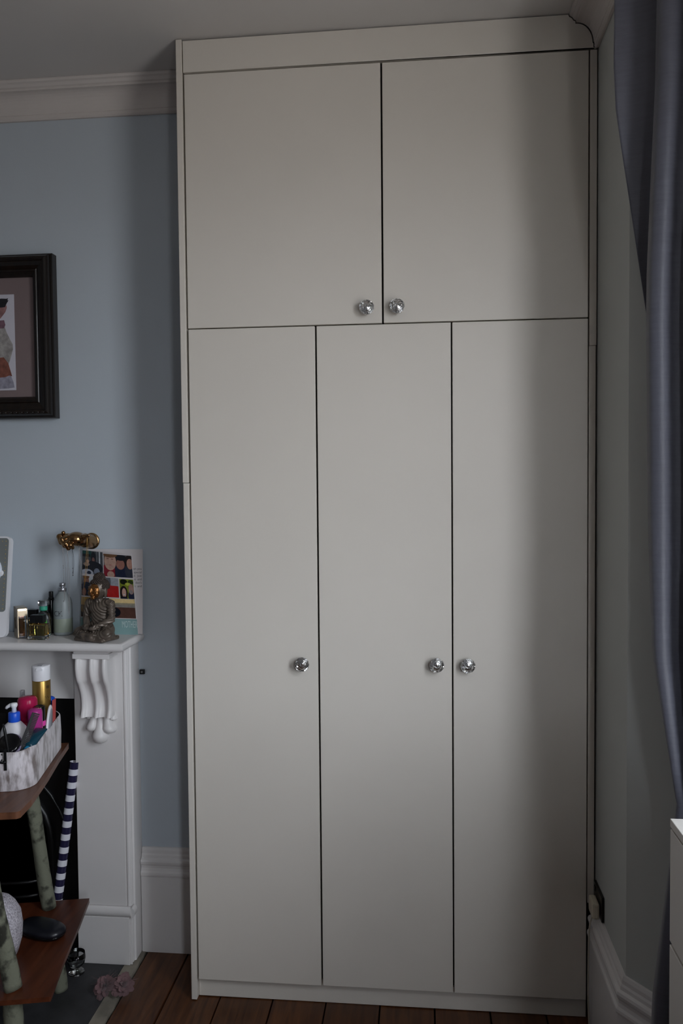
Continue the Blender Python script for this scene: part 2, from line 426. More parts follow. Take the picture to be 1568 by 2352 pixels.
doors = [(0.0215, 0.5605, 1.9115, 2.6035, (0.5207, 1.951)), (0.5655, 1.1055, 1.9115, 2.6035, (0.6025, 1.952)),
         (0.0225, 0.3765, 0.0597, 1.908, (0.3345, 0.979)), (0.3815, 0.7455, 0.0597, 1.908, (0.704, 0.981)), (0.7495, 1.1055, 0.0597, 1.908, (0.788, 0.981))]
for i, (x0, x1, z0, z1, kp) in enumerate(doors):
    yo = (0.0, 0.0006, -0.0012, 0.0004, 0.0)[i]
    d = MB().box(x0, x1, yo, yo+0.018, z0, z1).build('door', M_ward, ward, bevel=0.0013)
    for nm, me in (('knob', KM), ('knob_base', KB)):
        o = bpy.data.objects.new(nm, me); C.objects.link(o); o.parent = d; o.location = Vector((kp[0], yo, kp[1]))-OFF[ward.name]
        o.rotation_euler = (0, 0.4*i, 0)

# ------------------------------------------------------------------ hearth
M_slate = pm('dark_slate', rgb(52, 52, 54), 0.55, var=0.35, scale=9, bump=0.3, bscale=40, detail=7)
M_lime = pm('worn_pale_edging', rgb(132, 126, 114), 0.85, var=0.25, scale=14, bump=0.4, bscale=60, detail=7)
hearth = root_of((-0.9, 0, 0), 'hearth', 'dark slate hearth slab on the floor in front of the fireplace', 'hearth')
MB().box(-1.6, -0.2525, -0.30, D-0.004, -0.023, 0.003, bev=0.001).build('slab', M_slate, hearth)
es = MB(); ys = [-0.302+(D-0.003+0.302)*i/24 for i in range(25)]
po = [(-0.2515, y) for y in ys]+[(-0.2075+random.uniform(-.0045, .0015), y) for y in reversed(ys)]
es.prism(po, 2, -0.022, 0.0015); es.build('edging_strip', M_lime, hearth, label='worn pale edging strip')

# ------------------------------------------------------------------ fireplace surround
surr = root_of((-0.9, 0.15, 0), 'fireplace_surround', 'white painted fireplace surround with carved corbel and bullnose mantel shelf', 'fireplace')
# mantel shelf: bullnose on front and both ends
ZT = 1.014; th = 0.0255; rr = th/2
bull = [(0.0, ZT-th), ]
def shelf():
    b = MB(); prof = [(-0.170, ZT), (-rr, ZT)]+[(-rr+rr*sin(t*pi/10), ZT-rr+rr*cos(t*pi/10)) for t in range(1, 10)]+[(-rr, ZT-th), (-0.170, ZT-th)]
    # path runs so that its left side points outwards: prof offset is measured outwards
    xr, xl, yf = -0.2025, -1.5975, 0.0475
    path = [(xl, D-0.001), (xl, yf), (xr, yf), (xr, D-0.001)]
    P = [Vector(p) for p in path]; rows = []
    nrm = lambda a, c: Vector(((c-a).normalized().y, -(c-a).normalized().x))
    for i in range(4):
        if i == 0: m = nrm(P[0], P[1])
        elif i == 3: m = nrm(P[2], P[3])
        else:
            n1 = nrm(P[i-1], P[i]); n2 = nrm(P[i], P[i+1]); m = n1+n2; m = m/m.dot(n1)
        rows.append([(P[i].x+m.x*d, P[i].y+m.y*d, z) for d, z in prof])
    k = len(prof); v = [p for r in rows for p in r]; f = []
    for i in range(3):
        for j in range(k-1): f.append((i*k+j, i*k+j+1, (i+1)*k+j+1, (i+1)*k+j))
    f += [tuple(reversed(range(k))), tuple(3*k+j for j in range(k))]
    b.add(v, f, 0, True)
    return b
sh = shelf().build('mantel_shelf', M_white, surr)
sh.modifiers.new('e', 'EDGE_SPLIT').split_angle = radians(40)
def pilaster(mx):
    # mx maps x for the mirrored left-hand one
    X = (lambda x: x) if not mx else (lambda x: -1.8-x)
    def bx(b, x0, x1, *a, **k): xs = sorted((X(x0), X(x1))); return b.box(xs[0], xs[1], *a, **k)
    b = MB(); bx(b, -0.395, -0.2445, 0.143, D-0.001, 0.003, 0.988); pl = b.build('pilaster', M_white, surr)
    # rounded corner bead and side return
    q = MB()
    pts = [(-0.2444, 0.1445)]+[(-0.2365+0.0072*sin(t*pi/8-pi/2), 0.1515-0.0075*cos(t*pi/8-pi/2)) for t in range(1, 9)]+[(-0.2275, 0.1535), (-0.2275, 0.160), (-0.2225, 0.164), (-0.2225, D-0.001), (-0.2444, D-0.001)]
    q.prism([(X(p[0]), p[1]) for p in pts], 2, 0.003, 0.988, smooth=False)
    q.build('corner_bead', M_white, pl)
    # base block and its half-round moulding
    z0 = 0.151
    bb = MB(); bx(bb, -0.396, -0.2325, 0.1345, 0.1425, 0.003, z0); bx(bb, -0.2325, -0.226, 0.139, 0.1425, 0.003, z0)
    bb.build('base_block', M_white, pl, bevel=0.001)
    mo = MB(); hr = [(0.1425-0.0115*sin(t*pi/8), 0.1675-0.0165*cos(t*pi/8)) for t in range(9)]+[(0.1426, 0.184), (0.1426, 0.151)]
    xs = sorted((X(-0.396), X(-0.2265))); mo.prism(hr[:-2], 0, xs[0], xs[1], smooth=True)
    hs = [(X(-0.2265+0.012*sin(t*pi/8)), 0.1675-0.0165*cos(t*pi/8)) for t in range(9)]
    mo.prism(hs, 1, 0.1335, 0.158, smooth=True)
    mo.build('base_moulding', M_white, pl)
    # corbel: cap block, fluted S-curved body, leaf drop
    cb = MB(); bx(cb, -0.3685, -0.2555, 0.0745, 0.1425, 0.9635, 0.9785, bev=0.0012); bx(cb, -0.3655, -0.2585, 0.0780, 0.1425, 0.9790, 0.988)
    co = cb.build('corbel', M_white, surr)
    body = MB()
    def depth(t):     # t 0 at the bottom .. 1 at the top
        s = t*t*(3-2*t)
        return 0.031+0.030*s+0.006*sin(pi*min(1, max(0, (t-0.55)/0.45)))-0.012*sin(pi*min(1, t/0.62))+0.003*max(0, 1-t/0.12)
    # cross-section: roll, hollow, roll, hollow, roll
    def rib(u):
        a = 0
        for c, ww, hh in ((0.075, 0.085, 0.010), (0.515, 0.075, 0.009), (0.925, 0.085, 0.010)):
            a = max(a, hh*max(0, 1-((u-c)/ww)**2)**0.5)
        hol = -0.004*(sin(pi*max(0, min(1, (u-0.15)/0.29)))+sin(pi*max(0, min(1, (u-0.59)/0.26))))
        return a+hol
    def fn(u, v):
        z = 0.779+(0.9635-0.779)*v; x = -0.3615+0.0965*u+0.0*v
        y = 0.1425-depth(v)-rib(u)
        if u < 1e-6 or u > 1-1e-6: y = 0.1425-depth(v)*0.9
        return (X(x), y, z)
    nu, nv = 49, 41
    body.grid(fn, nu, nv)
    back = lambda u, v: (X(-0.3615+0.0965*u), 0.1426, 0.779+0.1845*v)
    for vv in (0, 1):
        body.add([fn(i/(nu-1), vv) for i in range(nu)]+[back(i/(nu-1), vv) for i in range(nu)], [(i, i+1, nu+i+1, nu+i) for i in range(nu-1)])
    for uu in (0, 1):
        body.add([fn(uu, j/(nv-1)) for j in range(nv)]+[back(uu, j/(nv-1)) for j in range(nv)], [(j, j+1, nv+j+1, nv+j) for j in range(nv-1)])
    body.build('fluted_body', M_white, co)
    lf = MB()
    def lobe(xa, za, xb, zb, ra, rb, yd, tail):
        n = 16; rings = []
        for k in range(15):
            t = k/14
            xx = xa+(xb-xa)*t; zz = za+(zb-za)*t
            r = ra+(rb-ra)*((t/0.72)**2.2) if t < 0.72 else None
            if r is None:
                s = (t-0.72)/0.28; r = rb*sqrt(max(0, 1-s**tail))*(1+0.12*s)
            rings.append((xx, zz, max(r, 0.0004)))
        v = []; f = []
        for xx, zz, r in rings:
            for i in range(n): a = 2*pi*i/n; v.append((X(xx+r*cos(a)), 0.1425-0.002-max(-0.0, 1)*(yd*r/rb)*sin(a)*1.0, zz))
        for j in range(len(rings)-1):
            for i in range(n): f.append((j*n+i, j*n+(i+1) % n, (j+1)*n+(i+1) % n, (j+1)*n+i))
        f += [tuple(range(n)), tuple((len(rings)-1)*n+i for i in range(n))]
        lf.add(v, f, 0, True)
    lobe(-0.329, 0.792, -0.340, 0.727, 0.010, 0.0185, 0.025, 2.0)
    lobe(-0.296, 0.792, -0.280, 0.722, 0.010, 0.0205, 0.025, 2.0)
    lobe(-0.345, 0.790, -0.347, 0.765, 0.010, 0.011, 0.014, 2.0)
    lobe(-0.275, 0.790, -0.271, 0.762, 0.010, 0.012, 0.014, 2.0)
    lobe(-0.3125, 0.795, -0.3115, 0.689, 0.0085, 0.0255, 0.032, 1.6)
    lf.build('leaf_drop', M_white, co)
pilaster(False); pilaster(True)
MB().box(-1.404, -0.3955, 0.166, D-0.001, 0.8185, 0.988).build('frieze_board', M_white, surr)
for xa in (-0.4055, -1.4045):
    MB().box(xa, xa+0.0095, 0.163, D-0.001, 0.003, 0.818).build('slip', pm('slip_paint', rgb(120, 112, 104), 0.6), surr)

# ------------------------------------------------------------------ black cast-iron insert
ins = root_of((-0.9, 0.2, 0), 'fireplace_insert', 'black arched cast-iron fireplace insert behind the wooden shelf unit', 'fireplace insert')
b = MB(); N = 20
arc = [(-0.9+0.40*cos(t*pi/N), 0.36+0.26*sin(t*pi/N)) for t in range(N+1)]
outl = [(-0.4065, 0.0035), (-0.4065, 0.8175), (-1.3935, 0.8175), (-1.3935, 0.0035), (-1.30, 0.0035)]+list(reversed(arc))+[(-0.50, 0.0035)]
yf, yb = 0.190, 0.205
n = len(outl); v = [(p[0], yf, p[1]) for p in outl]+[(p[0], yb, p[1]) for p in outl]
bm = bmesh.new(); vv = [bm.verts.new(p) for p in v[:n]]; f0 = bm.faces.new(vv); bmesh.ops.triangulate(bm, faces=[f0]); bm.verts.index_update()
tris = [tuple(q.index for q in f.verts) for f in bm.faces]; bm.free()
b.add(v, tris+[tuple(n+i for i in reversed(t)) for t in tris]+[(i, (i+1) % n, n+(i+1) % n, n+i) for i in range(n)])
b.build('front_plate', M_iron, ins)
MB().box(-1.39, -0.41, 0.2055, D-0.0015, 0.0035, 0.80).build('fireback', M_iron, ins)
arch = MB(); arch.tube([(-0.50, 0.187, 0.006)]+[(p[0], 0.187, p[1]) for p in arc]+[(-1.30, 0.187, 0.006)], 0.012, 10); arch.build('arch_moulding', M_iron, ins)
arch = MB(); arch.tube([(-0.9+0.45*cos(t*pi/N), 0.188, 0.36+0.315*sin(t*pi/N)) for t in range(N+1)], 0.006, 8); arch.build('arch_moulding', M_iron, ins)
for k in range(4):
    gb = MB(); zz = 0.10+0.045*k
    gb.tube([(-0.9+0.36*cos(t*pi/16), 0.184-0.055*sin(t*pi/16), zz) for t in range(17)], 0.0055, 8); gb.build('grate_bar', M_iron, ins)

# ------------------------------------------------------------------ picture frame
M_frame = wood('dark_carved_wood', rgb(15, 11, 9), rgb(31, 22, 17), 2, 0.3, rand=0.1, bump=0.3)
M_mat = pm('mauve_mount_board', rgb(122, 107, 107), 0.8, var=0.03)
M_print = pm('print_paper', rgb(196, 194, 204), 0.7, var=0.02)
fx0, fx1, fz0, fz1 = -0.928, -0.463, 1.688, 2.193
fr_ = root_of((-0.695, 0.21, 1.94), 'picture_frame', 'dark carved wooden frame with mauve mount and figure print on blue wall', 'picture')
# section: distance in from the outer edge, distance out from the wall
sec = [(0.0, 0.001), (0.0, 0.030), (0.003, 0.034), (0.006, 0.034), (0.008, 0.044), (0.012, 0.050), (0.018, 0.052), (0.023, 0.050), (0.025, 0.046), (0.028, 0.046),
       (0.038, 0.044), (0.047, 0.038), (0.050, 0.040), (0.053, 0.040), (0.055, 0.034), (0.062, 0.031), (0.066, 0.026), (0.068, 0.020), (0.068, 0.012), (0.060, 0.001)]
cx_, cz_ = (fx0+fx1)/2, (fz0+fz1)/2; hx, hz = (fx1-fx0)/2, (fz1-fz0)/2
for side in range(4):
    rows = []
    for e_ in (-1, 1):
        row = []
        for d, p in sec:
            if side in (0, 2):   # bottom / top
                sg = -1 if side == 0 else 1; row.append((cx_+e_*(hx-d), D-p, cz_+sg*(hz-d)))
            else:
                sg = -1 if side == 1 else 1; row.append((cx_+sg*(hx-d), D-p, cz_+e_*(hz-d)))
        rows.append(row)
    k = len(sec); m = MB()
    m.add(rows[0]+rows[1], [(j, (j+1) % k, k+(j+1) % k, k+j) for j in range(k)]+[tuple(range(k)), tuple(reversed(range(k, 2*k)))])
    rail = m.build('rail', M_frame, fr_)
    if side == 0:   # carved wavy bead along the rail
        bd = MB()
        L0 = fx0+0.03
        i = 0
        while L0+0.0175*i < fx1-0.03:
            bd.ell((L0+0.0175*i, D-0.0495, fz0+0.0165), (0.0078, 0.004, 0.004), 10, 6); i += 1
        tag(bd.build('carved_bead', M_frame, rail), kind='stuff')
MB().box(fx0+0.062, fx1-0.062, D-0.018, D-0.014, fz0+0.062, fz1-0.062).build('mount_board', M_mat, fr_)
pr = MB().box(-0.80, -0.5945, D-0.0200, D-0.0183, 1.777, 2.074).build('print', M_print, fr_)
# a loose generic figure study: dark hair, pale dress, russet sash
def blob(poly, col, name, dz):
    core = [p for p in poly if p[0] > -0.659]; poly = core+[(-1.322-p[0], p[1]-0.004) for p in reversed(core)]
    m = MB(); m.prism(poly, 1, D-0.0202-dz, D-0.0201, 0); return m.build(name, pm(name+'_ink', col, 0.8, var=0.25, scale=60), pr)
blob([(-0.66, 2.055), (-0.635, 2.062), (-0.619, 2.061), (-0.613, 2.062), (-0.616, 2.056), (-0.612, 2.056), (-0.618, 2.047), (-0.624, 2.035), (-0.66, 2.03)], rgb(30, 30, 36), 'ink_hair', 0.0004)
blob([(-0.65, 2.045), (-0.626, 2.043), (-0.619, 2.040), (-0.618, 2.033), (-0.623, 2.02), (-0.64, 2.0), (-0.655, 2.01)], rgb(142, 105, 104), 'ink_face', 0.0003)
blob([(-0.66, 2.0), (-0.632, 1.99), (-0.627, 1.975), (-0.62, 1.955), (-0.61, 1.935), (-0.602, 1.92), (-0.601, 1.905), (-0.607, 1.885), (-0.612, 1.87), (-0.62, 1.85), (-0.66, 1.84)], rgb(150, 146, 144), 'ink_blouse', 0.0002)
blob([(-0.66, 2.002), (-0.628, 1.995), (-0.624, 1.98), (-0.629, 1.97), (-0.66, 1.97)], rgb(112, 84, 96), 'ink_collar', 0.0003)
blob([(-0.66, 1.885), (-0.632, 1.88), (-0.618, 1.862), (-0.611, 1.838), (-0.606, 1.820), (-0.615, 1.823), (-0.628, 1.818), (-0.66, 1.81)], rgb(120, 74, 62), 'ink_sash', 0.0004)
blob([(-0.66, 1.82), (-0.625, 1.822), (-0.612, 1.826), (-0.603, 1.806), (-0.5985, 1.785), (-0.62, 1.783), (-0.66, 1.785)], rgb(140, 138, 152), 'ink_skirt', 0.0002)

# ------------------------------------------------------------------ vanity mirror
M_mirror = pm('grey_mirror_glass', rgb(150, 154, 152), 0.14, 0.4, var=0.01)
M_led = pm('led_dot', rgb(214, 178, 70), 0.4, var=0.05)
van = root_of((-0.70, 0.15, ZT), 'vanity_mirror', 'white framed vanity mirror with yellow light dots on the mantel shelf', 'mirror')
lean = math.atan2(0.045, 0.30)
Mv = Matrix.Translation((-0.7, 0.118, ZT+0.002)) @ Matrix.Rotation(-lean, 4, 'X')
def rrect(x0, x1, z0, z1, r, n=6):
    p = []
    for cx, cz, a in ((x1-r, z0+r, -pi/2), (x1-r, z1-r, 0), (x0+r, z1-r, pi/2), (x0+r, z0+r, pi)):
        for k in range(n+1): b_ = a+pi/2*k/n; p.append((cx+r*cos(b_), cz+r*sin(b_)))
    return p
MB().prism(rrect(-0.103, 0.103, 0.0, 0.310, 0.018), 1, 0.0, 0.016, 0, Mv).build('body', M_whitepl, van, bevel=0.003)
MB().box(-0.075, 0.075, 0.0165, 0.075, 0.0, 0.010, 0, Matrix.Translation((-0.7, 0.118, ZT+0.0005)), bev=0.003).build('stand', M_whitepl, van)
fc = MB().prism(rrect(-0.097, 0.097, 0.078, 0.304, 0.010), 1, -0.0012, 0.0005, 0, Mv).build('mirror_glass', M_mirror, van)
dots = [(x, z) for z in (0.0875, 0.2945) for x in [-0.0885+0.0118*i for i in range(16)]]+[(x, 0.0875+0.0129*i) for i in range(1, 16) for x in (-0.0885, 0.0885)]
for x, z in dots:
    MB().lathe([(0.0013, 0), (0.0011, 0.0004)], 8, 0, Mv @ Matrix.Translation((x, -0.0013, z)) @ Matrix.Rotation(pi/2, 4, 'X')).build('light_dot', M_led, fc)
MB().lathe([(0.049, 0), (0.052, 0.003), (0.051, 0.006), (0.04, 0.0065), (0.001, 0.0065)], 40, 0, Mv @ Matrix.Translation((0.030, -0.0015, 0.203)) @ Matrix.Rotation(pi/2, 4, 'X')).build('magnifier', pm('magnifier_white', rgb(205, 214, 226), 0.25, var=0.01), van)
MB().ell((0, 0, 0), (0.010, 0.004, 0.010), 14, 8, 0, Mv @ Matrix.Translation((0.0775, -0.004, 0.196))).build('magnifier_tab', M_whitepl, van)
for k, zz in ((0, 0.037), (1, 0.028)):
    MB().lathe([(0.0016, 0), (0.0014, 0.0004)], 10, 0, Mv @ Matrix.Translation((0.072, -0.0003, zz)) @ Matrix.Rotation(pi/2, 4, 'X')).build('touch_mark', M_black, van)

# ------------------------------------------------------------------ scent bottles on the mantel
G = 'scent bottles on the mantel shelf'
Z = ZT+0.0004
M_amber = pm('amber_liquid', (0.95, 0.62, 0.16), 0.02, trans=1.0, ior=1.36, var=0.02)
M_orange = pm('orange_liquid', (0.90, 0.42, 0.18), 0.02, trans=1.0, ior=1.36, var=0.02)
M_champ = pm('champagne_metal', rgb(190, 174, 150), 0.3, 0.9, var=0.03)
# 1 tall metal-cased bottle
t = root_of((-0.56, 0.138, ZT), 'perfume_bottle', 'champagne metal cased scent bottle with embossed swirl, beside the vanity mirror', 'perfume', G)
Mc = Matrix(((-0.62, 0.78, 0, -0.552), (0.78, 0.62, 0, 0.107), (0, 0, 1, Z), (0, 0, 0, 1)))
case = [(0.0, 0.0), (0.028, 0.0)]
pf = [(0.001, 0.0), (0.060, 0.0), (0.060, 0.088), (0.054, 0.0935), (0.010, 0.0935), (0.003, 0.091), (0.0, 0.084), (0.0, 0.070), (0.007, 0.070), (0.007, 0.003), (0.001, 0.003)]
m = MB()
for a, c in (((0.0), 0.0022), (0.0258, 0.028)): m.prism(rrect(0.0, 0.060, 0.0, 0.0935, 0.006, 4), 1, a, c, 0, Mc)
m.prism([(0.0005, 0.068), (0.0600, 0.068), (0.060, 0.088), (0.0545, 0.0935), (0.008, 0.0935), (0.002, 0.0905), (0.0005, 0.084)], 1, 0.0023, 0.0257, 0, Mc)
m.build('metal_case', M_champ, t)
MB().box(0.004, 0.058, 0.0026, 0.0254, 0.0015, 0.0675, 0, Mc, bev=0.002).build('glass', M_glass, t)
MB().box(0.009, 0.054, 0.0060, 0.0220, 0.005, 0.060, 0, Mc, bev=0.002).build('liquid', M_orange, t)
sw = MB(); sw.tube([Mc @ Vector((0.030+0.010*sin(a*1.0)*(1-a/12), -0.0006, 0.045+0.016*cos(a*0.62)+0.0*a)) for a in [i*0.3 for i in range(0, 30)]], 0.0011, 6)
sw.build('swirl_emblem', pm('emblem_dark_metal', rgb(96, 84, 70), 0.35, 0.9), t)
# 2, 3 square amber bottles with black caps
def amber(x0, x1, y0, y1, h, label, capx):
    t = root_of(((x0+x1)/2, (y0+y1)/2, ZT), 'perfume_bottle', label, 'perfume', G)
    MB().box(x0, x1, y0, y1, Z, Z+h, bev=0.002).build('glass', M_glass, t)
    MB().box(x0+0.0045, x1-0.0045, y0+0.004, y1-0.004, Z+0.012, Z+h-0.004, bev=0.0015).build('liquid', M_amber, t)
    xm, ym = (x0+x1)/2, (y0+y1)/2
    MB().lathe([(0.007, 0), (0.007, 0.003)], 20, 0, Matrix.Translation((xm, ym, Z+h+0.0001))).build('collar', M_gold, t)
    MB().box(xm-capx/2, xm+capx/2, y0+0.003, y1-0.003, Z+h+0.0033, Z+h+0.027, bev=0.0012).build('cap', M_black, t)
amber(-0.518, -0.461, 0.096, 0.124, 0.047, 'square amber scent bottle with black cap, foremost on the mantel', 0.0415)
amber(-0.5495, -0.5225, 0.1615, 0.1865, 0.0525, 'amber scent bottle half hidden behind the champagne cased one', 0.026)
# 4 green ribbon bottle
t = root_of((-0.499, 0.168, ZT), 'perfume_bottle', 'clear scent bottle with green ribbon neck and faceted crystal cap', 'perfume', G)
Mt = Matrix.Translation((-0.499, 0.166, Z))
sq = lambda w_, d_: [(w_, d_)]
m = MB()
def rb(mb, levels, n=28, p=3.0, M=None, mi=0):
    v = []; f = []
    for rx, ry, z in levels:
        for i in range(n):
            a = 2*pi*i/n; c, s_ = cos(a), sin(a)
            v.append((rx*abs(c)**(2/p)*(1 if c >= 0 else -1), ry*abs(s_)**(2/p)*(1 if s_ >= 0 else -1), z))
    for j in range(len(levels)-1):
        for i in range(n): f.append((j*n+i, j*n+(i+1) % n, (j+1)*n+(i+1) % n, (j+1)*n+i))
    f += [tuple(reversed(range(n))), tuple((len(levels)-1)*n+i for i in range(n))]
    mb.add(v, f, mi, True, M); return mb
rb(m, [(0.020, 0.012, 0), (0.0215, 0.0135, 0.002), (0.0215, 0.0135, 0.054), (0.0205, 0.013, 0.062), (0.016, 0.011, 0.070), (0.0095, 0.009, 0.074), (0.0085, 0.0085, 0.078)], 28, 3, Mt).build('glass', M_glass, t)
m = MB(); rb(m, [(0.017, 0.0095, 0.006), (0.018, 0.010, 0.008), (0.018, 0.010, 0.024), (0.0178, 0.010, 0.0245)], 24, 3, Mt).build('liquid', pm('pale_green_liquid', (0.78, 0.93, 0.80), 0.02, trans=1, ior=1.35), t)
M_ribbon = pm('green_ribbon', rgb(58, 160, 132), 0.5, var=0.1)
MB().lathe([(0.0112, 0.0785), (0.0118, 0.081), (0.0118, 0.089), (0.0110, 0.0915)], 24, 0, Mt).build('ribbon', M_ribbon, t)
MB().ell((0.012, -0.0135, 0.045), (0.006, 0.0015, 0.008), 12, 8, 0, Mt @ Matrix.Translation((0, -0.0016, 0))).build('leaf_tag', pm('leaf_green', rgb(78, 150, 60), 0.5, var=0.3, scale=200), t)
m = MB(); m.lathe([(0.010, 0.0918), (0.0150, 0.094), (0.0165, 0.098), (0.0160, 0.107), (0.0130, 0.110)], 10, 0, Mt, smooth=False); m.build('crystal_cap', M_crystal, t)
# 5 slim black bottle
t = root_of((-0.4945, 0.2095, ZT), 'perfume_bottle', 'slim black scent bottle standing against the wall behind the frosted one', 'perfume', G)
Mt = Matrix.Translation((-0.4945, 0.2095, Z))
MB().lathe([(0.0108, 0), (0.0115, 0.001), (0.0115, 0.104), (0.0105, 0.107)], 24, 0, Mt).build('bottle', M_blackgloss, t)
MB().lathe([(0.0085, 0.1072), (0.0085, 0.112), (0.0068, 0.113), (0.0068, 0.130), (0.006, 0.1312)], 24, 0, Mt).build('cap', M_black, t)
# 6 frosted bottle lettered CK
t = root_of((-0.447, 0.188, ZT), 'perfume_bottle', 'tall frosted glass scent bottle with silver spray top, half full', 'perfume', G)
Mt = Matrix.Translation((-0.447, 0.188, Z))
M_frost = pm('frosted_glass', rgb(196, 206, 208), 0.38, trans=0.55, ior=1.42, var=0.02)
MB().lathe([(0.024, 0), (0.0275, 0.002), (0.0285, 0.006), (0.0285, 0.096), (0.027, 0.106), (0.021, 0.119), (0.013, 0.129), (0.0105, 0.135)], 40, 0, Mt).build('glass', M_frost, t)
MB().lathe([(0.0288, 0.010), (0.0289, 0.0105), (0.0289, 0.0515), (0.0288, 0.052)], 40, 0, Mt, a0=0, caps=False).build('liquid', pm('frosted_pale_liquid', rgb(168, 178, 162), 0.4, trans=0.35, ior=1.4, var=0.02), t)
M_silver = pm('brushed_silver', rgb(176, 178, 184), 0.3, 0.9, var=0.03)
MB().lathe([(0.0118, 0.1352), (0.0122, 0.1355), (0.0122, 0.1445), (0.0110, 0.1460), (0.0058, 0.1470), (0.0058, 0.1495), (0.0092, 0.1502), (0.0092, 0.1605), (0.0080, 0.1615)], 28, 0, Mt).build('spray_top', M_silver, t)
tm = text_mb('CK', 0.0235, Matrix.Identity(4), 0.92, 'LEFT', 0.0)
lt = MB(); r_ = 0.0287
vv = []
for x, y, z in tm.v:
    a = -pi/2-0.62+x/r_; vv.append((-0.447+r_*cos(a), 0.188+r_*sin(a), Z+0.061+y))
lt.add(vv, tm.f); lt.build('lettering', pm('grey_print', rgb(70, 74, 78), 0.6), t, fix=False)

# ------------------------------------------------------------------ seated statue
M_bronze = pm('dark_bronze_resin', rgb(98, 88, 79), 0.38, 0.3, var=0.25, scale=60, bump=0.1, bscale=300)
M_face = pm('bronze_gold_face', rgb(134, 92, 52), 0.3, 0.8, var=0.2, scale=50)
st_ = root_of((-0.312, 0.112, ZT), 'seated_statue', 'dark bronze seated meditating statue with golden face on the mantel end', 'statue')
Ms = Matrix.Translation((-0.302, 0.116, ZT+0.0005)) @ Matrix.Rotation(radians(-19), 4, 'Z') @ Matrix.Diagonal((0.94, 0.98, 1.03, 1))
q = MB()
mmv = 0.001
def E(c, r): q.ell([x*mmv for x in c], [x*mmv for x in r], 20, 14)
def Cp(a, b_, ra, rb_): capsule(q, [x*mmv for x in a], [x*mmv for x in b_], ra*mmv, rb_*mmv)
q.box(-0.058, 0.058, -0.050, 0.030, 0.0005, 0.010, bev=0.004)
E((0, -8, 14), (62, 42, 13))
for s_ in (-1, 1):
    Cp((s_*26, 10, 28), (s_*58, -24, 21), 22, 17)
    Cp((s_*60, -26, 19), (-s_*16, -48+s_*2, 15), 16, 11)
    Cp((s_*44, 8, 104), (s_*51, 3, 64), 13, 11); Cp((s_*51, 2, 62), (s_*15, -38, 40), 11, 7.5)
    E((s_*11, -42, 38), (13, 9, 5.5))
    E((s_*28.5, 3, 142), (4, 7, 15)); E((s_*27.5, 2, 129), (4, 5, 7))
    E((-s_*20, -50, 22), (12, 7, 6))
E((0, 10, 34), (42, 31, 28)); E((0, 9, 66), (32, 24, 34)); E((0, 7, 92), (40, 24, 22))
Cp((-40, 8, 105), (40, 8, 105), 13, 13); Cp((0, 5, 108), (0, 2, 130), 14, 11.5)
E((0, 1, 147), (27, 28, 29)); E((0, 7, 156), (30, 29, 22)); E((0, 7, 180), (16, 16, 13))
def robe(p, nn):
    if p.z > 0.118: return 0.0
    if p.z > 0.040 and p.y > -0.036:
        d = (p-Vector((0.045, -0.01, 0.125))).length; return 0.0014*sin(2*pi*d/0.0088)
    kx = 0.058 if p.x > 0 else -0.058
    d = (p-Vector((kx, -0.03, 0.03))).length
    return 0.0014*sin(2*pi*d/0.0085) if d > 0.012 and p.z > 0.008 and p.y > -0.045 else 0.0
R = remesh(q, 0.0019, 3, robe)
R.v = [tuple(Ms @ Vector(p)) for p in R.v]; R.build('body', M_bronze, st_, fix=False)
# hair curls as small studs over the cap of the head and the topknot
hb = MB(); ga = pi*(3-sqrt(5))
for c, r, n_c, lim in (((0, 6, 155), (30, 29.5, 24), 290, None), ((0, 7, 180), (16.5, 16.5, 13.5), 90, None)):
    for i in range(n_c):
        zz = 1-(i+0.5)/n_c*1.25
        if zz < -1: continue
        rr_ = sqrt(max(0, 1-zz*zz)); a = ga*i
        p = Vector((c[0]+r[0]*rr_*cos(a), c[1]+r[1]*rr_*sin(a), c[2]+r[2]*zz))
        if p.y < -8 and p.z < 165: continue
        if p.z < 133: continue
        hb.ell((p.x*mmv, p.y*mmv, p.z*mmv), (0.0030, 0.0030, 0.0027), 7, 5, 0)
hb.v = [tuple(Ms @ Vector(p)) for p in hb.v]; tag(hb.build('hair_curls', pm('dark_hair_resin', rgb(66, 56, 50), 0.5, 0.2, var=0.3, scale=80), st_), kind='stuff')
q = MB()
E((0, -5, 146), (19, 20.5, 22)); E((0, -25, 145), (3.2, 5, 7)); Cp((0, -23, 156), (0, -27, 143), 2.2, 3.4); E((0, -23.5, 135), (6, 3.6, 2.2)); E((0, -23.3, 132.6), (5, 3.4, 1.8)); E((0, -19.5, 127), (7, 5, 5))
for s_ in (-1, 1): Cp((s_*3, -24.6, 155), (s_*14, -18.5, 155), 1.7, 1.6); E((s_*8.2, -22.2, 149.5), (5, 2.8, 2.5)); E((s_*10, -16, 139), (7, 7, 8))
R = remesh(q, 0.0010, 2); R.v = [tuple(Ms @ Vector((p[0]*1.22, p[1]*1.20-0.0005, 0.146+(p[2]-0.146)*1.12))) for p in R.v]; R.build('face', M_face, st_, fix=False)

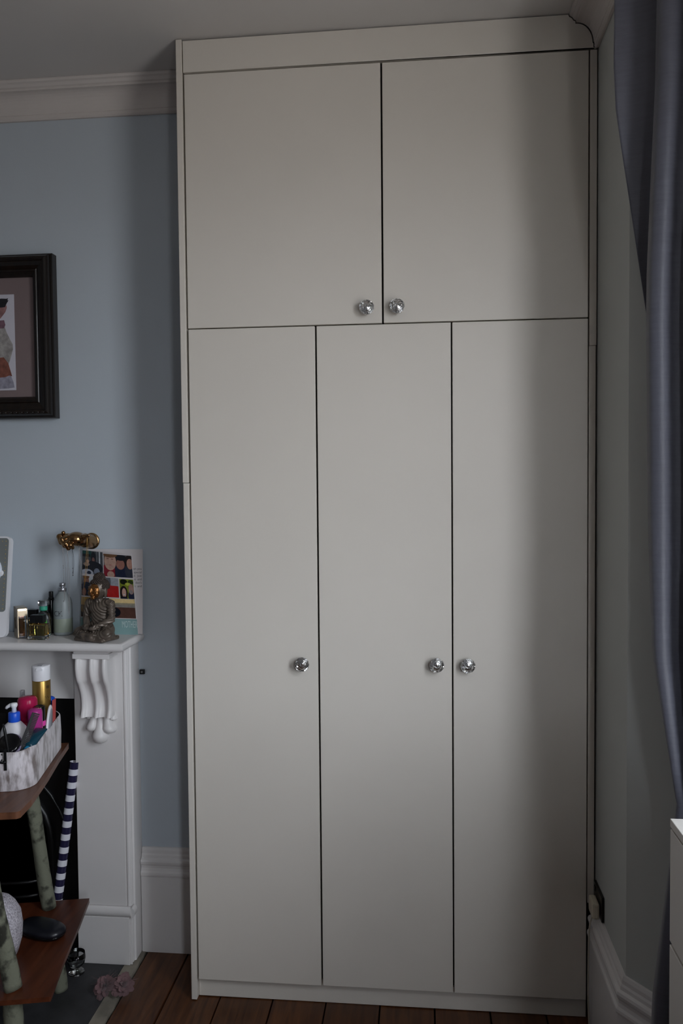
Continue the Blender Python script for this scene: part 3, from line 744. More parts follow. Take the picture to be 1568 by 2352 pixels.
# ------------------------------------------------------------------ greeting card
M_card = pm('card_stock', rgb(206, 200, 200), 0.7, var=0.01)
M_mint = pm('mint_print', rgb(128, 160, 160), 0.7, var=0.02)
card = root_of((-0.3, 0.195, ZT), 'greeting_card', 'open greeting card with photo collage front and printed message, behind the statue', 'card')
TL, TR, BL, BR = [Vector(p) for p in ((-0.393, 0.2185, 1.2775), (-0.2105, 0.158, 1.2685), (-0.397, 0.1985, ZT+0.0005), (-0.2075, 0.1905, ZT+0.0005))]
b1 = [Vector(p) for p in ((-0.3925, 0.2195, 1.278), (-0.1995, 0.2215, 1.2775), (-0.3965, 0.1995, ZT+0.0005), (-0.1985, 0.2045, ZT+0.0005))]
def backp(u, v): return (b1[2].lerp(b1[3], u)).lerp(b1[0].lerp(b1[1], u), v)
nb_ = (b1[1]-b1[0]).cross(b1[2]-b1[0]).normalized()
if nb_.y > 0: nb_ = -nb_
def sheet(fn, nrm, thick, nu=10, nv=10):
    m = MB(); A = [fn(i/nu, j/nv) for j in range(nv+1) for i in range(nu+1)]; B_ = [p-nrm*thick for p in A]; n1 = len(A)
    f = [(j*(nu+1)+i, j*(nu+1)+i+1, (j+1)*(nu+1)+i+1, (j+1)*(nu+1)+i) for j in range(nv) for i in range(nu)]
    rim = [i for i in range(nu+1)]+[(j*(nu+1)+nu) for j in range(1, nv+1)]+[nv*(nu+1)+i for i in range(nu-1, -1, -1)]+[j*(nu+1) for j in range(nv-1, 0, -1)]
    m.add([tuple(p) for p in A+B_], f+[tuple(n1+i for i in reversed(t)) for t in f]+[(rim[i], rim[(i+1) % len(rim)], n1+rim[(i+1) % len(rim)], n1+rim[i]) for i in range(len(rim))], 0, False)
    return m
sheet(backp, nb_, 0.0006).build('back_leaf', M_card, card)
nf_ = ((TR+BR)/2-(TL+BL)/2).cross((TL+TR)/2-(BL+BR)/2).normalized()
if nf_.y > 0: nf_ = -nf_
def leaf(u, v, off=0.0):
    p = BL.lerp(BR, u).lerp(TL.lerp(TR, u), v); p = p+nf_*(0.006*sin(pi*u)*(0.3+0.7*v))
    return p+nf_*off
sheet(leaf, nf_, 0.0006).build('front_leaf', M_card, card)
pmats = {}
def ink(c):
    if c not in pmats: pmats[c] = pm('photo_ink', rgb(*c), 0.35, var=0.12, scale=120)
    return pmats[c]
def photo(u0, u1, v0, v1, bgc, shapes):
    """flat printed snapshot: shapes = (kind, u, v, ru, rv, colour) within the snapshot, 0..1"""
    m = MB(); mats = [ink(bgc)]
    def put(fn, nu, nv, lay, col):
        mm_ = ink(col)
        if mm_ not in mats: mats.append(mm_)
        off = 0.00025+0.00009*lay
        v = []; f = []
        for j in range(nv+1):
            for i in range(nu+1):
                a, b_ = fn(i/nu, j/nv); a = min(1, max(0, a)); b_ = min(1, max(0, b_))
                v.append(tuple(leaf(u0+(u1-u0)*a, v0+(v1-v0)*b_, off)))
        f = [(j*(nu+1)+i, j*(nu+1)+i+1, (j+1)*(nu+1)+i+1, (j+1)*(nu+1)+i) for j in range(nv) for i in range(nu)]
        m.add(v, f, mats.index(mm_))
    put(lambda a, b_: (a, b_), 8, 8, 0, bgc)
    for k, s in enumerate(shapes):
        kind, u, v, ru, rv, c = s
        if kind == 'r': put(lambda a, b_: (u-ru+2*ru*a, v-rv+2*rv*b_), 5, 5, k+1, c)
        else: put(lambda a, b_: (u+ru*b_*cos(2*pi*a), v+rv*b_*sin(2*pi*a)), 16, 2, k+1, c)
    m.build('photo_print', mats, card, fix=False)
mb_ = MB(); mb_.grid(lambda u, v: tuple(leaf(0.002+0.996*u, 0.002+0.193*v, 0.0002)), 9, 4); mb_.build('mint_border', M_mint, card, fix=False)
skin, hair, dk, nv_, rd, wh, gy = (182, 148, 132), (34, 26, 26), (22, 24, 32), (34, 40, 60), (128, 28, 42), (196, 200, 204), (112, 114, 120)
photo(0.005, 0.435, 0.715, 0.99, (70, 74, 78), [('r', .22, .88, .22, .14, (16, 70, 66)), ('r', .2, .80, .2, .06, dk), ('r', .85, .7, .03, .3, wh), ('r', .72, .7, .02, .3, gy), ('e', .55, .72, .13, .26, dk), ('e', .55, .62, .07, .12, (120, 84, 78)), ('e', .5, .28, .5, .30, dk), ('e', .28, .55, .07, .08, skin), ('e', .22, .42, .16, .08, (150, 130, 120)), ('e', .25, .02, .32, .20, (170, 174, 186)), ('e', .35, .06, .1, .08, nv_), ('e', .72, .12, .14, .16, (120, 126, 140))])
photo(0.455, 0.985, 0.705, 0.975, (84, 84, 86), [('e', .62, .35, .3, .5, nv_), ('e', .95, .3, .2, .5, (50, 54, 66)), ('e', .62, .72, .2, .32, hair), ('e', .60, .58, .15, .24, (150, 104, 92)), ('e', .62, .88, .2, .14, dk), ('e', .92, .72, .16, .30, hair), ('e', .93, .62, .11, .24, (170, 128, 112)), ('r', .2, .2, .2, .3, rd), ('e', .24, .68, .22, .40, skin), ('e', .24, .98, .26, .13, (110, 78, 52)), ('e', .16, .80, .045, .02, (120, 84, 70)), ('e', .32, .79, .045, .02, (120, 84, 70)), ('e', .25, .52, .05, .022, (170, 110, 104)), ('e', .25, .09, .13, .16, skin)])
photo(0.005, 0.715, 0.455, 0.69, (96, 98, 104), [('e', .3, .80, .16, .26, wh), ('e', .13, .74, .08, .24, (150, 104, 86)), ('e', .12, .95, .1, .1, (120, 80, 50)), ('e', .14, .2, .24, .5, nv_), ('e', .42, .3, .2, .6, dk), ('e', .40, .72, .06, .16, (150, 110, 96)), ('e', .63, .35, .14, .5, (40, 34, 40)), ('e', .86, .25, .2, .42, (170, 34, 34)), ('r', .9, .8, .1, .2, (150, 154, 162)), ('e', .7, .62, .08, .2, (156, 112, 98)), ('e', .08, .2, .05, .22, (150, 104, 86))])
photo(0.735, 0.985, 0.445, 0.685, (120, 132, 44), [('e', .3, .86, .26, .14, (24, 30, 20)), ('e', .8, .85, .2, .12, (46, 60, 26)), ('e', .6, .75, .2, .08, (168, 176, 70)), ('e', .28, .28, .28, .38, hair), ('e', .3, .30, .15, .24, (190, 152, 138)), ('e', .3, .21, .07, .03, wh), ('e', .82, .15, .24, .3, nv_), ('e', .82, .50, .19, .27, (160, 126, 116)), ('e', .80, .36, .12, .10, (130, 122, 120)), ('e', .28, .02, .26, .1, (30, 30, 44))])
photo(0.005, 0.985, 0.205, 0.44, (52, 40, 32), [('r', .16, .8, .18, .2, (176, 140, 72)), ('r', .26, .78, .04, .2, (206, 170, 90)), ('e', .08, .4, .1, .2, (120, 92, 50)), ('r', .78, .88, .24, .12, (222, 196, 140)), ('r', .78, .74, .24, .05, (150, 142, 120)), ('r', .8, .62, .22, .08, (132, 128, 122)), ('r', .85, .28, .2, .28, (86, 58, 50)), ('e', .62, .3, .12, .26, dk), ('e', .2, .5, .05, .2, (60, 48, 36)), ('e', .3, .22, .08, .1, (150, 120, 96)), ('e', .24, .2, .2, .16, (34, 28, 26))])
# printed words
M_txt = pm('print_ink', rgb(72, 70, 74), 0.7)
ub = (b1[1]-b1[0]).normalized(); vb = nb_.cross(ub).normalized()
if vb.z < 0: vb = -vb
tx = MB()
for i, s in enumerate(('wish you', 'special', 'rd.  Just', 'me  and', 'I  don\'t', 'un  and')):
    pz = 1.2135-0.0108*i
    v_ = (pz-ZT)/(1.278-ZT); p = backp(0.985, v_)+nb_*0.0004
    mm_ = Matrix((ub, vb, nb_)).transposed().to_4x4(); mm_.translation = p
    a = text_mb(s, 0.0098, mm_, 0.98, 'RIGHT', 0.0); tx.add(a.v, a.f)
tx.build('message_text', M_txt, card, fix=False)
tl = text_mb('MOTHER', 0.030, Matrix.Identity(4), 0.42, 'LEFT', 0.0)
tx = MB(); tx.add([tuple(leaf(0.735+x/0.19, 0.090+y/0.255, 0.0006)) for x, y, z in tl.v], tl.f)
tx.build('title_text', pm('title_ink', rgb(190, 208, 206), 0.6, var=0.01), card, fix=False)

# ------------------------------------------------------------------ golden hand hook and necklaces
hk = root_of((-0.38, 0.2, 1.31), 'hand_hook', 'polished gold wall hook shaped like a hand, hung with necklaces', 'wall hook')
q = MB()
def E3(c, r, rx=0, ry=0, rz=0):
    q.ell((0, 0, 0), r, 18, 12, 0, Matrix.Translation(c) @ Matrix.Rotation(rz, 4, 'Z') @ Matrix.Rotation(ry, 4, 'Y') @ Matrix.Rotation(rx, 4, 'X'))
capsule(q, (-0.366, D-0.012, 1.303), (-0.372, 0.185, 1.308), 0.022, 0.0225)
q.lathe([(0.025, 0), (0.026, 0.004), (0.024, 0.008)], 28, 0, Matrix.Translation((-0.366, D-0.0012, 1.303)) @ Matrix.Rotation(pi/2, 4, 'X'))
E3((-0.3845, 0.158, 1.3140), (0.030, 0.031, 0.0225), 0, 0.05, 0)
capsule(q, (-0.368, 0.165, 1.320), (-0.352, 0.140, 1.322), 0.0115, 0.0085); capsule(q, (-0.352, 0.140, 1.322), (-0.336, 0.136, 1.3265), 0.0070, 0.0048)
E3((-0.362, 0.140, 1.318), (0.008, 0.006, 0.006))
for a, b_, c, r in (((-0.408, 0.165, 1.322), (-0.432, 0.146, 1.322), (-0.423, 0.136, 1.305), 0.0082), ((-0.405, 0.150, 1.320), (-0.417, 0.130, 1.314), (-0.408, 0.128, 1.296), 0.0078),
                    ((-0.396, 0.145, 1.312), (-0.403, 0.124, 1.302), (-0.397, 0.128, 1.288), 0.0072), ((-0.386, 0.145, 1.308), (-0.388, 0.124, 1.298), (-0.384, 0.128, 1.290), 0.0062)):
    capsule(q, a, b_, r*1.12, r*1.2); capsule(q, b_, c, r*1.18, r*0.95)
capsule(q, (-0.426, 0.150, 1.322), (-0.419, 0.143, 1.334), 0.0078, 0.0062)
R = remesh(q, 0.0010, 3); R.build('hand', M_gold, hk, fix=False)
M_chain = pm('silver_chain', rgb(150, 146, 146), 0.35, 0.85, var=0.3, scale=900)
M_chaing = pm('gold_chain', rgb(188, 148, 84), 0.35, 0.9, var=0.3, scale=900)
def necklace(x, y, z0, z1, dx, dz, label, mat, pend=None, beads=(), tw=0.006):
    t = root_of((x, y, z0), 'necklace', label, 'necklace', 'necklaces on the golden hand')
    m = MB(); n = 14
    L = [(x+tw*0.3*sin(i/n*2.2)+dx*i/n, y, z0+(z1-z0)*i/n) for i in range(n+1)]
    Rr = [(x+dx+tw*sin(pi*(1-i/n))+0.0006+dx*(-i/n), y+0.004*sin(pi*i/n), z1+(z0-z1)*i/n) for i in range(n+1)]
    m.tube(L+Rr[1:], 0.00055, 6); m.build('chain', mat, t)
    if pend:
        pd = MB(); pd.ell((x+dx, y-0.001, z1-pend), (pend*0.62, pend*0.45, pend), 12, 8); pd.build('pendant', mat, t)
    for bz in beads:
        bb = MB(); bb.ell((x+dx*(z0-bz)/(z0-z1)+tw*0.3*sin((z0-bz)/(z0-z1)*2.2), y, bz), (0.0016, 0.0016, 0.0016), 10, 6); bb.build('bead', mat, t)
necklace(-0.4165, 0.1275, 1.300, 1.13, 0.002, 0, 'fine silver necklace on the leftmost finger of the gold hand', M_chain, 0.002, (1.235, 1.228))
necklace(-0.4010, 0.1265, 1.292, 1.085, 0.001, 0, 'long plain silver necklace hanging behind the frosted bottle', M_chain, None, (), 0.003)
necklace(-0.3855, 0.1275, 1.294, 1.205, 0.0005, 0, 'short necklace with small dark beads hanging from the gold hand', pm('dark_bead', rgb(70, 70, 76), 0.4, 0.5), None, (1.2275, 1.2155, 1.2055), 0.002)
necklace(-0.3745, 0.150, 1.299, 1.034, 0.010, 0, 'longest necklace with clustered pendants reaching down to the statue\'s knee', M_chain, 0.0035, (1.170, 1.166, 1.162, 1.155, 1.150), 0.005)
necklace(-0.3405, 0.135, 1.322, 1.165, -0.014, 0, 'thin gold necklace over the thumb, in front of the photo card', M_chaing, 0.002, (), 0.004)

# ------------------------------------------------------------------ small wall clip
t = root_of((-0.210, D, 0.8905), 'cable_clip', 'small black square clip with grey screw on the wall by the fireplace', 'clip')
MB().box(-0.2175, -0.2025, D-0.009, D-0.0004, 0.8835, 0.8985, bev=0.0012).build('plate', M_black, t)
MB().lathe([(0.0034, 0), (0.0032, 0.001), (0.001, 0.0014)], 14, 0, Matrix.Translation((-0.210, D-0.0091, 0.891)) @ Matrix.Rotation(pi/2, 4, 'X')).build('screw', pm('screw_grey', rgb(140, 140, 140), 0.4, 0.7), t)
# ------------------------------------------------------------------ rustic shelf unit: two planks on bark-covered poles
M_plank = wood('oiled_plank', rgb(70, 42, 28), rgb(112, 72, 50), 1, 0.4, 5.0, rand=0.05, bump=0.25)
M_plank2 = wood('red_oiled_plank', rgb(60, 27, 14), rgb(94, 48, 27), 1, 0.36, 5.0, rand=0.05, bump=0.25)
M_bark = pm('lichen_bark', rgb(112, 114, 98), 0.85, var=0.3, scale=26, bump=0.8, bscale=70, col2=rgb(44, 44, 36), detail=8, contrast=(0.36, 0.5))
e1 = Vector((0.2224, -0.975, 0)); e2 = Vector((-0.975, -0.2224, 0))
rs = root_of((-0.45, -0.15, 0), 'rustic_shelf', 'rustic shelf unit of oiled planks on lichen-grey bark poles beside the hearth', 'shelf')
def plank(pts, z0, z1, mat):
    m = MB(); m.prism(pts, 2, z0, z1); return m.build('plank', mat, rs, bevel=0.003)
o = Vector((-0.400, 0.108, 0)); 
up = [o, o+e1*0.13+e2*0.001, o+e1*0.27-e2*0.002, Vector((-0.303, -0.316, 0)), Vector((-0.296, -0.384, 0)), Vector((-0.302, -0.392, 0)), Vector((-0.345, -0.400, 0)), Vector((-0.302, -0.392, 0))+e2*0.29, o+e2*0.30]
plank([(p.x, p.y) for p in up], 0.683, 0.70, M_plank)
o = Vector((-0.3235, 0.058, 0)); q4 = Vector((-0.2285, -0.389, 0))
lo = [o, o+(q4-o)*0.3+e2*-0.001, o+(q4-o)*0.7+e2*0.002, q4, q4+e2*0.117, q4+e2*0.31, o+e2*0.31]
plank([(p.x, p.y) for p in lo], 0.238, 0.25, M_plank2)
def pole(a, b, r, name='pole'):
    a = Vector(a); b = Vector(b); m = MB(); n = 14; k = 30; v = []; f = []
    d = (b-a).normalized(); xx = d.cross(Vector((0, 1, 0))).normalized(); yy = d.cross(xx); ph = random.random()*6
    for j in range(k+1):
        t = j/k; c = a.lerp(b, t)+xx*0.003*sin(5*t+ph)+yy*0.003*cos(4*t+ph)
        for i in range(n):
            an = 2*pi*i/n; rr_ = r*(1+0.05*sin(3*an+ph+t*4)+0.04*sin(9*t+2*an)+random.uniform(-.015, .015))
            v.append((c+xx*rr_*cos(an)+yy*rr_*sin(an))[:])
    f = [(j*n+i, j*n+(i+1) % n, (j+1)*n+(i+1) % n, (j+1)*n+i) for j in range(k) for i in range(n)]+[tuple(range(n)), tuple(k*n+i for i in reversed(range(n)))]
    m.add(v, f, 0, True); return m.build(name, M_bark, rs)
pole((-0.415, -0.002, 0.2505), (-0.4905, 0.0, 0.6825), 0.0195); pole((-0.392, -0.002, 0.0035), (-0.4125, -0.002, 0.2375), 0.0185)
pole((-0.338, -0.368, 0.2505), (-0.405, -0.372, 0.6825), 0.0205); pole((-0.318, -0.366, 0.0005), (-0.334, -0.368, 0.2375), 0.0225)
for (x, y) in ((-0.60, -0.05), (-0.52, -0.40)):
    pole((x, y, 0.2505), (x-0.03, y, 0.6825), 0.0195); pole((x+.01, y, 0.0035), (x, y, 0.2375), 0.0195)

# ------------------------------------------------------------------ velvet storage basket and its contents
M_velvet = pm('crushed_velvet', rgb(206, 200, 204), 0.5, var=0.2, scale=34, bump=0.8, bscale=60, sheen=0.4, col2=rgb(118, 108, 106), detail=9, contrast=(0.36, 0.55), stretch=(1.6, 1.6, 0.55))
M_lin = pm('basket_lining', rgb(24, 22, 24), 0.9)
bo = Vector((-0.4105, 0.103, 0)); BL_, BW_, br = 0.374, 0.262, 0.055
def bplan(a, inset=0.0):
    pts = []
    for cu, cv, s0 in ((br, br, pi), (BL_-br, br, 3*pi/2), (BL_-br, BW_-br, 0), (br, BW_-br, pi/2)):
        for k in range(9):
            t = s0+pi/2*k/8; pts.append(bo+e1*(cu+(br-inset)*cos(t))+e2*(cv+(br-inset)*sin(t)))
    return pts
bask = root_of((bo+e1*BL_/2+e2*BW_/2+Vector((0, 0, 0.70)))[:], 'storage_basket', 'rounded crushed velvet silver-grey basket full of toiletries on the upper plank', 'basket')
outer = bplan(0); inn = bplan(0, 0.0035); n = len(outer); m = MB()
lev = [(outer, 0.7008, 0.0015), (outer, 0.703, 0.0), (outer, 0.75, -0.002), (outer, 0.790, -0.0005), (outer, 0.8015, 0.0), (inn, 0.8025, 0), (inn, 0.8005, 0), (inn, 0.704, 0)]
v = []; cen = bo+e1*BL_/2+e2*BW_/2
for pts, z, ins_ in lev:
    for i, p in enumerate(pts):
        d = (cen-p).normalized(); v.append((p.x+d.x*ins_, p.y+d.y*ins_, z+(0.0025*sin(i*0.7) if 0.78 < z else 0)))
f = [(j*n+i, j*n+(i+1) % n, (j+1)*n+(i+1) % n, (j+1)*n+i) for j in range(len(lev)-1) for i in range(n)]
m.add(v, f[:5*n], 0, True); m.add(v, f[5*n:]+[tuple((len(lev)-1)*n+i for i in range(n))], 1, False); m.add(v[:n], [tuple(reversed(range(n)))], 1)
m.build('velvet_body', [M_velvet, M_lin], bask)
ZB = 0.7045
GB = 'toiletries in the velvet basket'
# gold hairspray can
M_cangold = pm('satin_gold_can', rgb(176, 142, 78), 0.32, 0.85, var=0.04)
t = root_of((-0.4225, -0.012, ZB), 'hairspray_can', 'tall gold aerosol can with white flip cap standing in the basket', 'can', GB)
T_ = Matrix.Translation((-0.4225, -0.012, ZB))
MB().lathe([(0.0235, 0), (0.0250, 0.002), (0.0250, 0.2165), (0.0245, 0.218)], 36, 0, T_).build('can', M_cangold, t)
MB().lathe([(0.0252, 0.2182), (0.0254, 0.219), (0.0254, 0.2565), (0.0245, 0.2595), (0.021, 0.2605), (0.001, 0.2607)], 36, 0, T_).build('cap', M_whitepl, t)
Mn = T_ @ Matrix.Rotation(radians(12), 4, 'Z')
MB().prism([(-0.0075, 0.249), (0.0105, 0.249), (0.0105, 0.2525), (0.006, 0.2585), (-0.003, 0.2585), (-0.0075, 0.2525)], 1, -0.0268, -0.0245, 0, Mn).build('flip_tab', M_whitepl, t, bevel=0.0008)
MB().box(-0.006, 0.007, -0.020, -0.002, 0.2607, 0.2618, 0, Mn, bev=0.0004).build('flip_tab', pm('cap_groove', rgb(180, 180, 186), 0.4), t)
tl = text_mb('ELNA', 0.010, Matrix.Identity(4), 0.8, 'LEFT', 0.0) if False else None
lb = MB()
for k in range(4):     # dark marks too small to read
    for (a0_, ww, zz, hh) in ((-0.55+0.10*k, 0.07, 0.196, 0.008), (-0.75+0.13*k, 0.10, 0.172-0.004*(k % 2), 0.0018)):
        vv = []
        for j in (0, 1):
            for i in range(4):
                a = a0_+ww*i/3; vv.append((-0.4225+0.02515*cos(a), -0.012+0.02515*sin(a), ZB+zz+hh*j))
        lb.add(vv, [(i, i+1, 5+i, 4+i) for i in range(3)])
lb.build('printed_marks', pm('brown_print', rgb(70, 54, 30), 0.5), t)
# pink capped bottle
M_pinkc = pm('translucent_pink', rgb(214, 40, 96), 0.22, trans=0.45, ior=1.3, var=0.03)
t = root_of((-0.430, -0.080, ZB), 'spray_bottle', 'bottle with big translucent pink dome cap in front of the gold can', 'bottle', GB)
T_ = Matrix.Translation((-0.430, -0.080, ZB))
MB().lathe([(0.025, 0), (0.026, 0.002), (0.026, 0.118), (0.022, 0.1225)], 32, 0, T_).build('bottle', pm('rose_plastic', rgb(178, 30, 70), 0.3), t)
MB().lathe([(0.0268, 0.1228), (0.0268, 0.170), (0.0258, 0.180), (0.022, 0.186), (0.001, 0.1885)], 32, 0, T_).build('dome_cap', M_pinkc, t)
MB().ell((0, 0, 0.148), (0.0135, 0.0135, 0.017), 18, 12, 0, T_).build('nozzle', pm('bright_pink', rgb(236, 30, 100), 0.3), t)
# white-capped bottle behind
t = root_of((-0.502, 0.03, ZB), 'lotion_bottle', 'small bottle whose plain white cap shows behind the pink dome cap', 'bottle', GB)
T_ = Matrix.Translation((-0.502, 0.03, ZB))
MB().lathe([(0.014, 0), (0.015, 0.002), (0.015, 0.135), (0.008, 0.148)], 24, 0, T_).build('bottle', M_whitepl, t)
MB().lathe([(0.0072, 0.1483), (0.0072, 0.173), (0.006, 0.1745)], 20, 0, T_).build('cap', M_whitepl, t)
# blue cap
M_bluepl = pm('blue_plastic', rgb(28, 82, 200), 0.3, var=0.03)
t = root_of((-0.419, 0.030, ZB), 'shampoo_bottle', 'bottle with plain blue dome cap just behind the gold can', 'bottle', GB)
T_ = Matrix.Translation((-0.419, 0.030, ZB))
MB().lathe([(0.0135, 0), (0.0145, 0.002), (0.0145, 0.112), (0.012, 0.114)], 24, 0, T_).build('bottle', M_whitepl, t)
MB().lathe([(0.0150, 0.1142), (0.0150, 0.146), (0.0140, 0.154), (0.009, 0.1575), (0.001, 0.158)], 28, 0, T_).build('cap', M_bluepl, t)
# white pump bottle
M_milk = pm('milky_plastic', rgb(222, 220, 224), 0.35, var=0.02)
t = root_of((-0.413, -0.185, ZB), 'pump_bottle', 'white pump dispenser bottle with bright blue collar', 'bottle', GB)
T_ = Matrix.Translation((-0.413, -0.185, ZB)) @ Matrix.Rotation(radians(-14), 4, 'Z')
m = MB(); rb(m, [(0.036, 0.024, 0), (0.038, 0.026, 0.003), (0.0385, 0.0265, 0.105), (0.037, 0.0255, 0.122), (0.030, 0.022, 0.136), (0.018, 0.017, 0.146), (0.0135, 0.0135, 0.150)], 32, 2.6, T_).build('bottle', M_milk, t)
m = MB(); m.lathe([(0.0152, 0.1502), (0.0155, 0.151), (0.0150, 0.172), (0.0138, 0.1745)], 30, 0, T_); m.build('collar', M_bluepl, t)
m = MB(); m.lathe([(0.0062, 0.1747), (0.0058, 0.186), (0.0075, 0.188), (0.0095, 0.193), (0.0085, 0.198), (0.001, 0.1995)], 20, 0, T_)
m.tube([T_ @ Vector(p) for p in ((-0.002, 0, 0.1935), (-0.010, -0.003, 0.1925), (-0.017, -0.006, 0.188), (-0.020, -0.007, 0.184))], [0.006, 0.005, 0.0042, 0.0034], 12)
m.build('pump_head', M_whitepl, t)
# magenta bottle
t = root_of((-0.380, -0.136, ZB), 'conditioner_bottle', 'slim magenta bottle with translucent lid behind the black comb', 'bottle', GB)
T_ = Matrix.Translation((-0.380, -0.136, ZB))
MB().lathe([(0.018, 0), (0.0195, 0.002), (0.0195, 0.100), (0.0185, 0.104)], 28, 0, T_).build('bottle', pm('magenta_plastic', rgb(198, 40, 140), 0.3, var=0.03), t)
MB().lathe([(0.0190, 0.1042), (0.0195, 0.106), (0.0190, 0.160), (0.0175, 0.167), (0.012, 0.170), (0.001, 0.1705)], 28, 0, T_).build('lid', pm('magenta_lid', rgb(196, 62, 150), 0.25, trans=0.3, ior=1.3, var=0.02), t)
# black bottle with pink ring
t = root_of((-0.390, -0.090, ZB), 'deodorant_bottle', 'black roll-top bottle with glossy pink ring, next to the white oval brush', 'bottle', GB)
T_ = Matrix.Translation((-0.390, -0.090, ZB))
MB().lathe([(0.0135, 0), (0.0145, 0.002), (0.0145, 0.1095)], 26, 0, T_).build('bottle', M_blackgloss, t)
MB().lathe([(0.0146, 0.1097), (0.0152, 0.111), (0.0152, 0.122), (0.0146, 0.1235)], 26, 0, T_).build('ring', pm('pink_gloss', rgb(228, 70, 168), 0.2), t)
MB().lathe([(0.0138, 0.1237), (0.0142, 0.125), (0.0142, 0.160), (0.0135, 0.164), (0.0115, 0.165), (0.0105, 0.163), (0.001, 0.1625)], 26, 0, T_).build('cap', M_blackgloss, t)
# white oval brush leaning on the side
t = root_of((-0.372, -0.075, 0.80), 'hair_brush', 'white oval brush leaning against the right side of the basket', 'brush', GB)
Mb = Matrix(((e1.x, e2.x, 0, -0.3785), (e1.y, e2.y, 0, -0.0600), (0, 0, 1, 0.806), (0, 0, 0, 1))) @ Matrix.Rotation(radians(2), 4, 'X') @ Matrix.Rotation(radians(-14), 4, 'Y')
m = MB(); m.lathe([(0.001, -0.004), (0.95, -0.004), (1.0, -0.002), (1.0, 0.002), (0.95, 0.004), (0.001, 0.004)], 36, 0, Mb @ Matrix.Rotation(pi/2, 4, 'X') @ Matrix.Diagonal((0.027, 0.056, 0.8, 1)))
m.build('rim', M_whitepl, t)
m = MB(); m.lathe([(0.001, 0.0042), (0.82, 0.0042), (0.80, 0.0055), (0.001, 0.0055)], 32, 0, Mb @ Matrix.Rotation(pi/2, 4, 'X') @ Matrix.Diagonal((0.027, 0.056, 0.8, 1)))
m.lathe([(0.001, -0.0055), (0.80, -0.0055), (0.82, -0.0042), (0.001, -0.0042)], 32, 0, Mb @ Matrix.Rotation(pi/2, 4, 'X') @ Matrix.Diagonal((0.027, 0.056, 0.8, 1)))
m.build('pad', pm('grey_pad', rgb(150, 152, 160), 0.5), t)
# red packet
t = MB().box(0, 0.040, -0.0006, 0.0006, 0, 0.155, 0, Matrix(((e1.x, e2.x, 0, -0.3935), (e1.y, e2.y, 0, 0.004), (0, 0, 1, ZB), (0, 0, 0, 1))) @ Matrix.Rotation(radians(-8), 4, 'Y'), bev=0.0003).build('paper_packet', pm('coral_paper', rgb(206, 84, 80), 0.6, var=0.05), None, loc=(-0.39, -0.01, ZB))
tag(t, 'coral red paper packet tucked between white brush and basket side', 'packet', GB)
# black comb
t = root_of((-0.40, -0.232, 0.72), 'hair_comb', 'flat black comb slanting up out of the basket across the magenta bottle', 'comb', GB)
a = Vector((-0.378, -0.256, 0.745)); b_ = Vector((-0.3430, -0.2010, 0.882)); d = (b_-a).normalized(); side = Vector((0.80, 0.45, -0.40)); side = (side-d*side.dot(d)).normalized(); nn = d.cross(side)
Mk = Matrix((side, nn, d)).transposed().to_4x4(); Mk.translation = a
L_ = (b_-a).length
M_combk = pm('matte_black', rgb(20, 19, 22), 0.65, var=0.1)
MB().box(-0.011, -0.004, -0.0017, 0.0017, 0, L_, 0, Mk, bev=0.0008).build('spine', M_combk, t)
m = MB()
for k in range(38): m.box(-0.0039, 0.0085, -0.0010, 0.0010, 0.002+k*(L_-0.006)/38, 0.002+k*(L_-0.006)/38+0.0031, 0, Mk)
m.box(-0.0039, 0.0090, -0.0015, 0.0015, L_-0.0035, L_, 0, Mk); tag(m.build('teeth', M_combk, t), kind='stuff')
# teal tube
t = root_of((-0.36, -0.215, 0.80), 'lotion_tube', 'small teal tube with pale blue cap lying over the basket rim', 'tube', GB)
a = Vector((-0.3540, -0.2280, 0.7990)); b_ = Vector((-0.3480, -0.1650, 0.830)); d = (b_-a).normalized(); s_ = d.cross(Vector((0, 0, 1))).normalized(); u_ = s_.cross(d)
Mt = Matrix((s_, u_, d)).transposed().to_4x4(); Mt.translation = a
m = MB(); rb(m, [(0.010, 0.010, 0.0), (0.0125, 0.012, 0.004), (0.015, 0.010, 0.04), (0.018, 0.0035, 0.066), (0.018, 0.0015, 0.071)], 20, 2.2, Mt); m.build('tube', pm('teal_plastic', rgb(12, 62, 80), 0.25, trans=0.15, var=0.05), t)
m = MB(); m.lathe([(0.0078, -0.009), (0.0085, -0.008), (0.0085, -0.0005)], 20, 0, Mt); m.build('cap', pm('sky_plastic', rgb(36, 120, 160), 0.3), t)
m = MB(); m.lathe([(0.0035, -0.0098), (0.0058, -0.0098), (0.0058, -0.0092), (0.0035, -0.0092)], 20, 0, Mt, caps=False); m.build('cap_ring', M_whitepl, t)
# black drum with patterned lilac band
t = root_of((-0.413, -0.243, 0.79), 'hair_wax_jar', 'black round jar with patterned lilac band tilted at the front of the basket', 'jar', GB)
Mj = Matrix.Translation((-0.400, -0.236, 0.806)) @ Matrix.Rotation(radians(42), 4, 'X') @ Matrix.Rotation(radians(8), 4, 'Y')
MB().lathe([(0.0305, -0.014), (0.032, -0.012), (0.032, 0.006)], 36, 0, Mj).build('jar', pm('lilac_label', rgb(150, 138, 166), 0.4, col2=rgb(70, 60, 88), scale=150, var=0.4), t)
MB().lathe([(0.0295, 0.0062), (0.0290, 0.012), (0.026, 0.0145), (0.020, 0.0140), (0.018, 0.0125), (0.001, 0.0125)], 36, 0, Mj).build('lid', M_blackgloss, t)
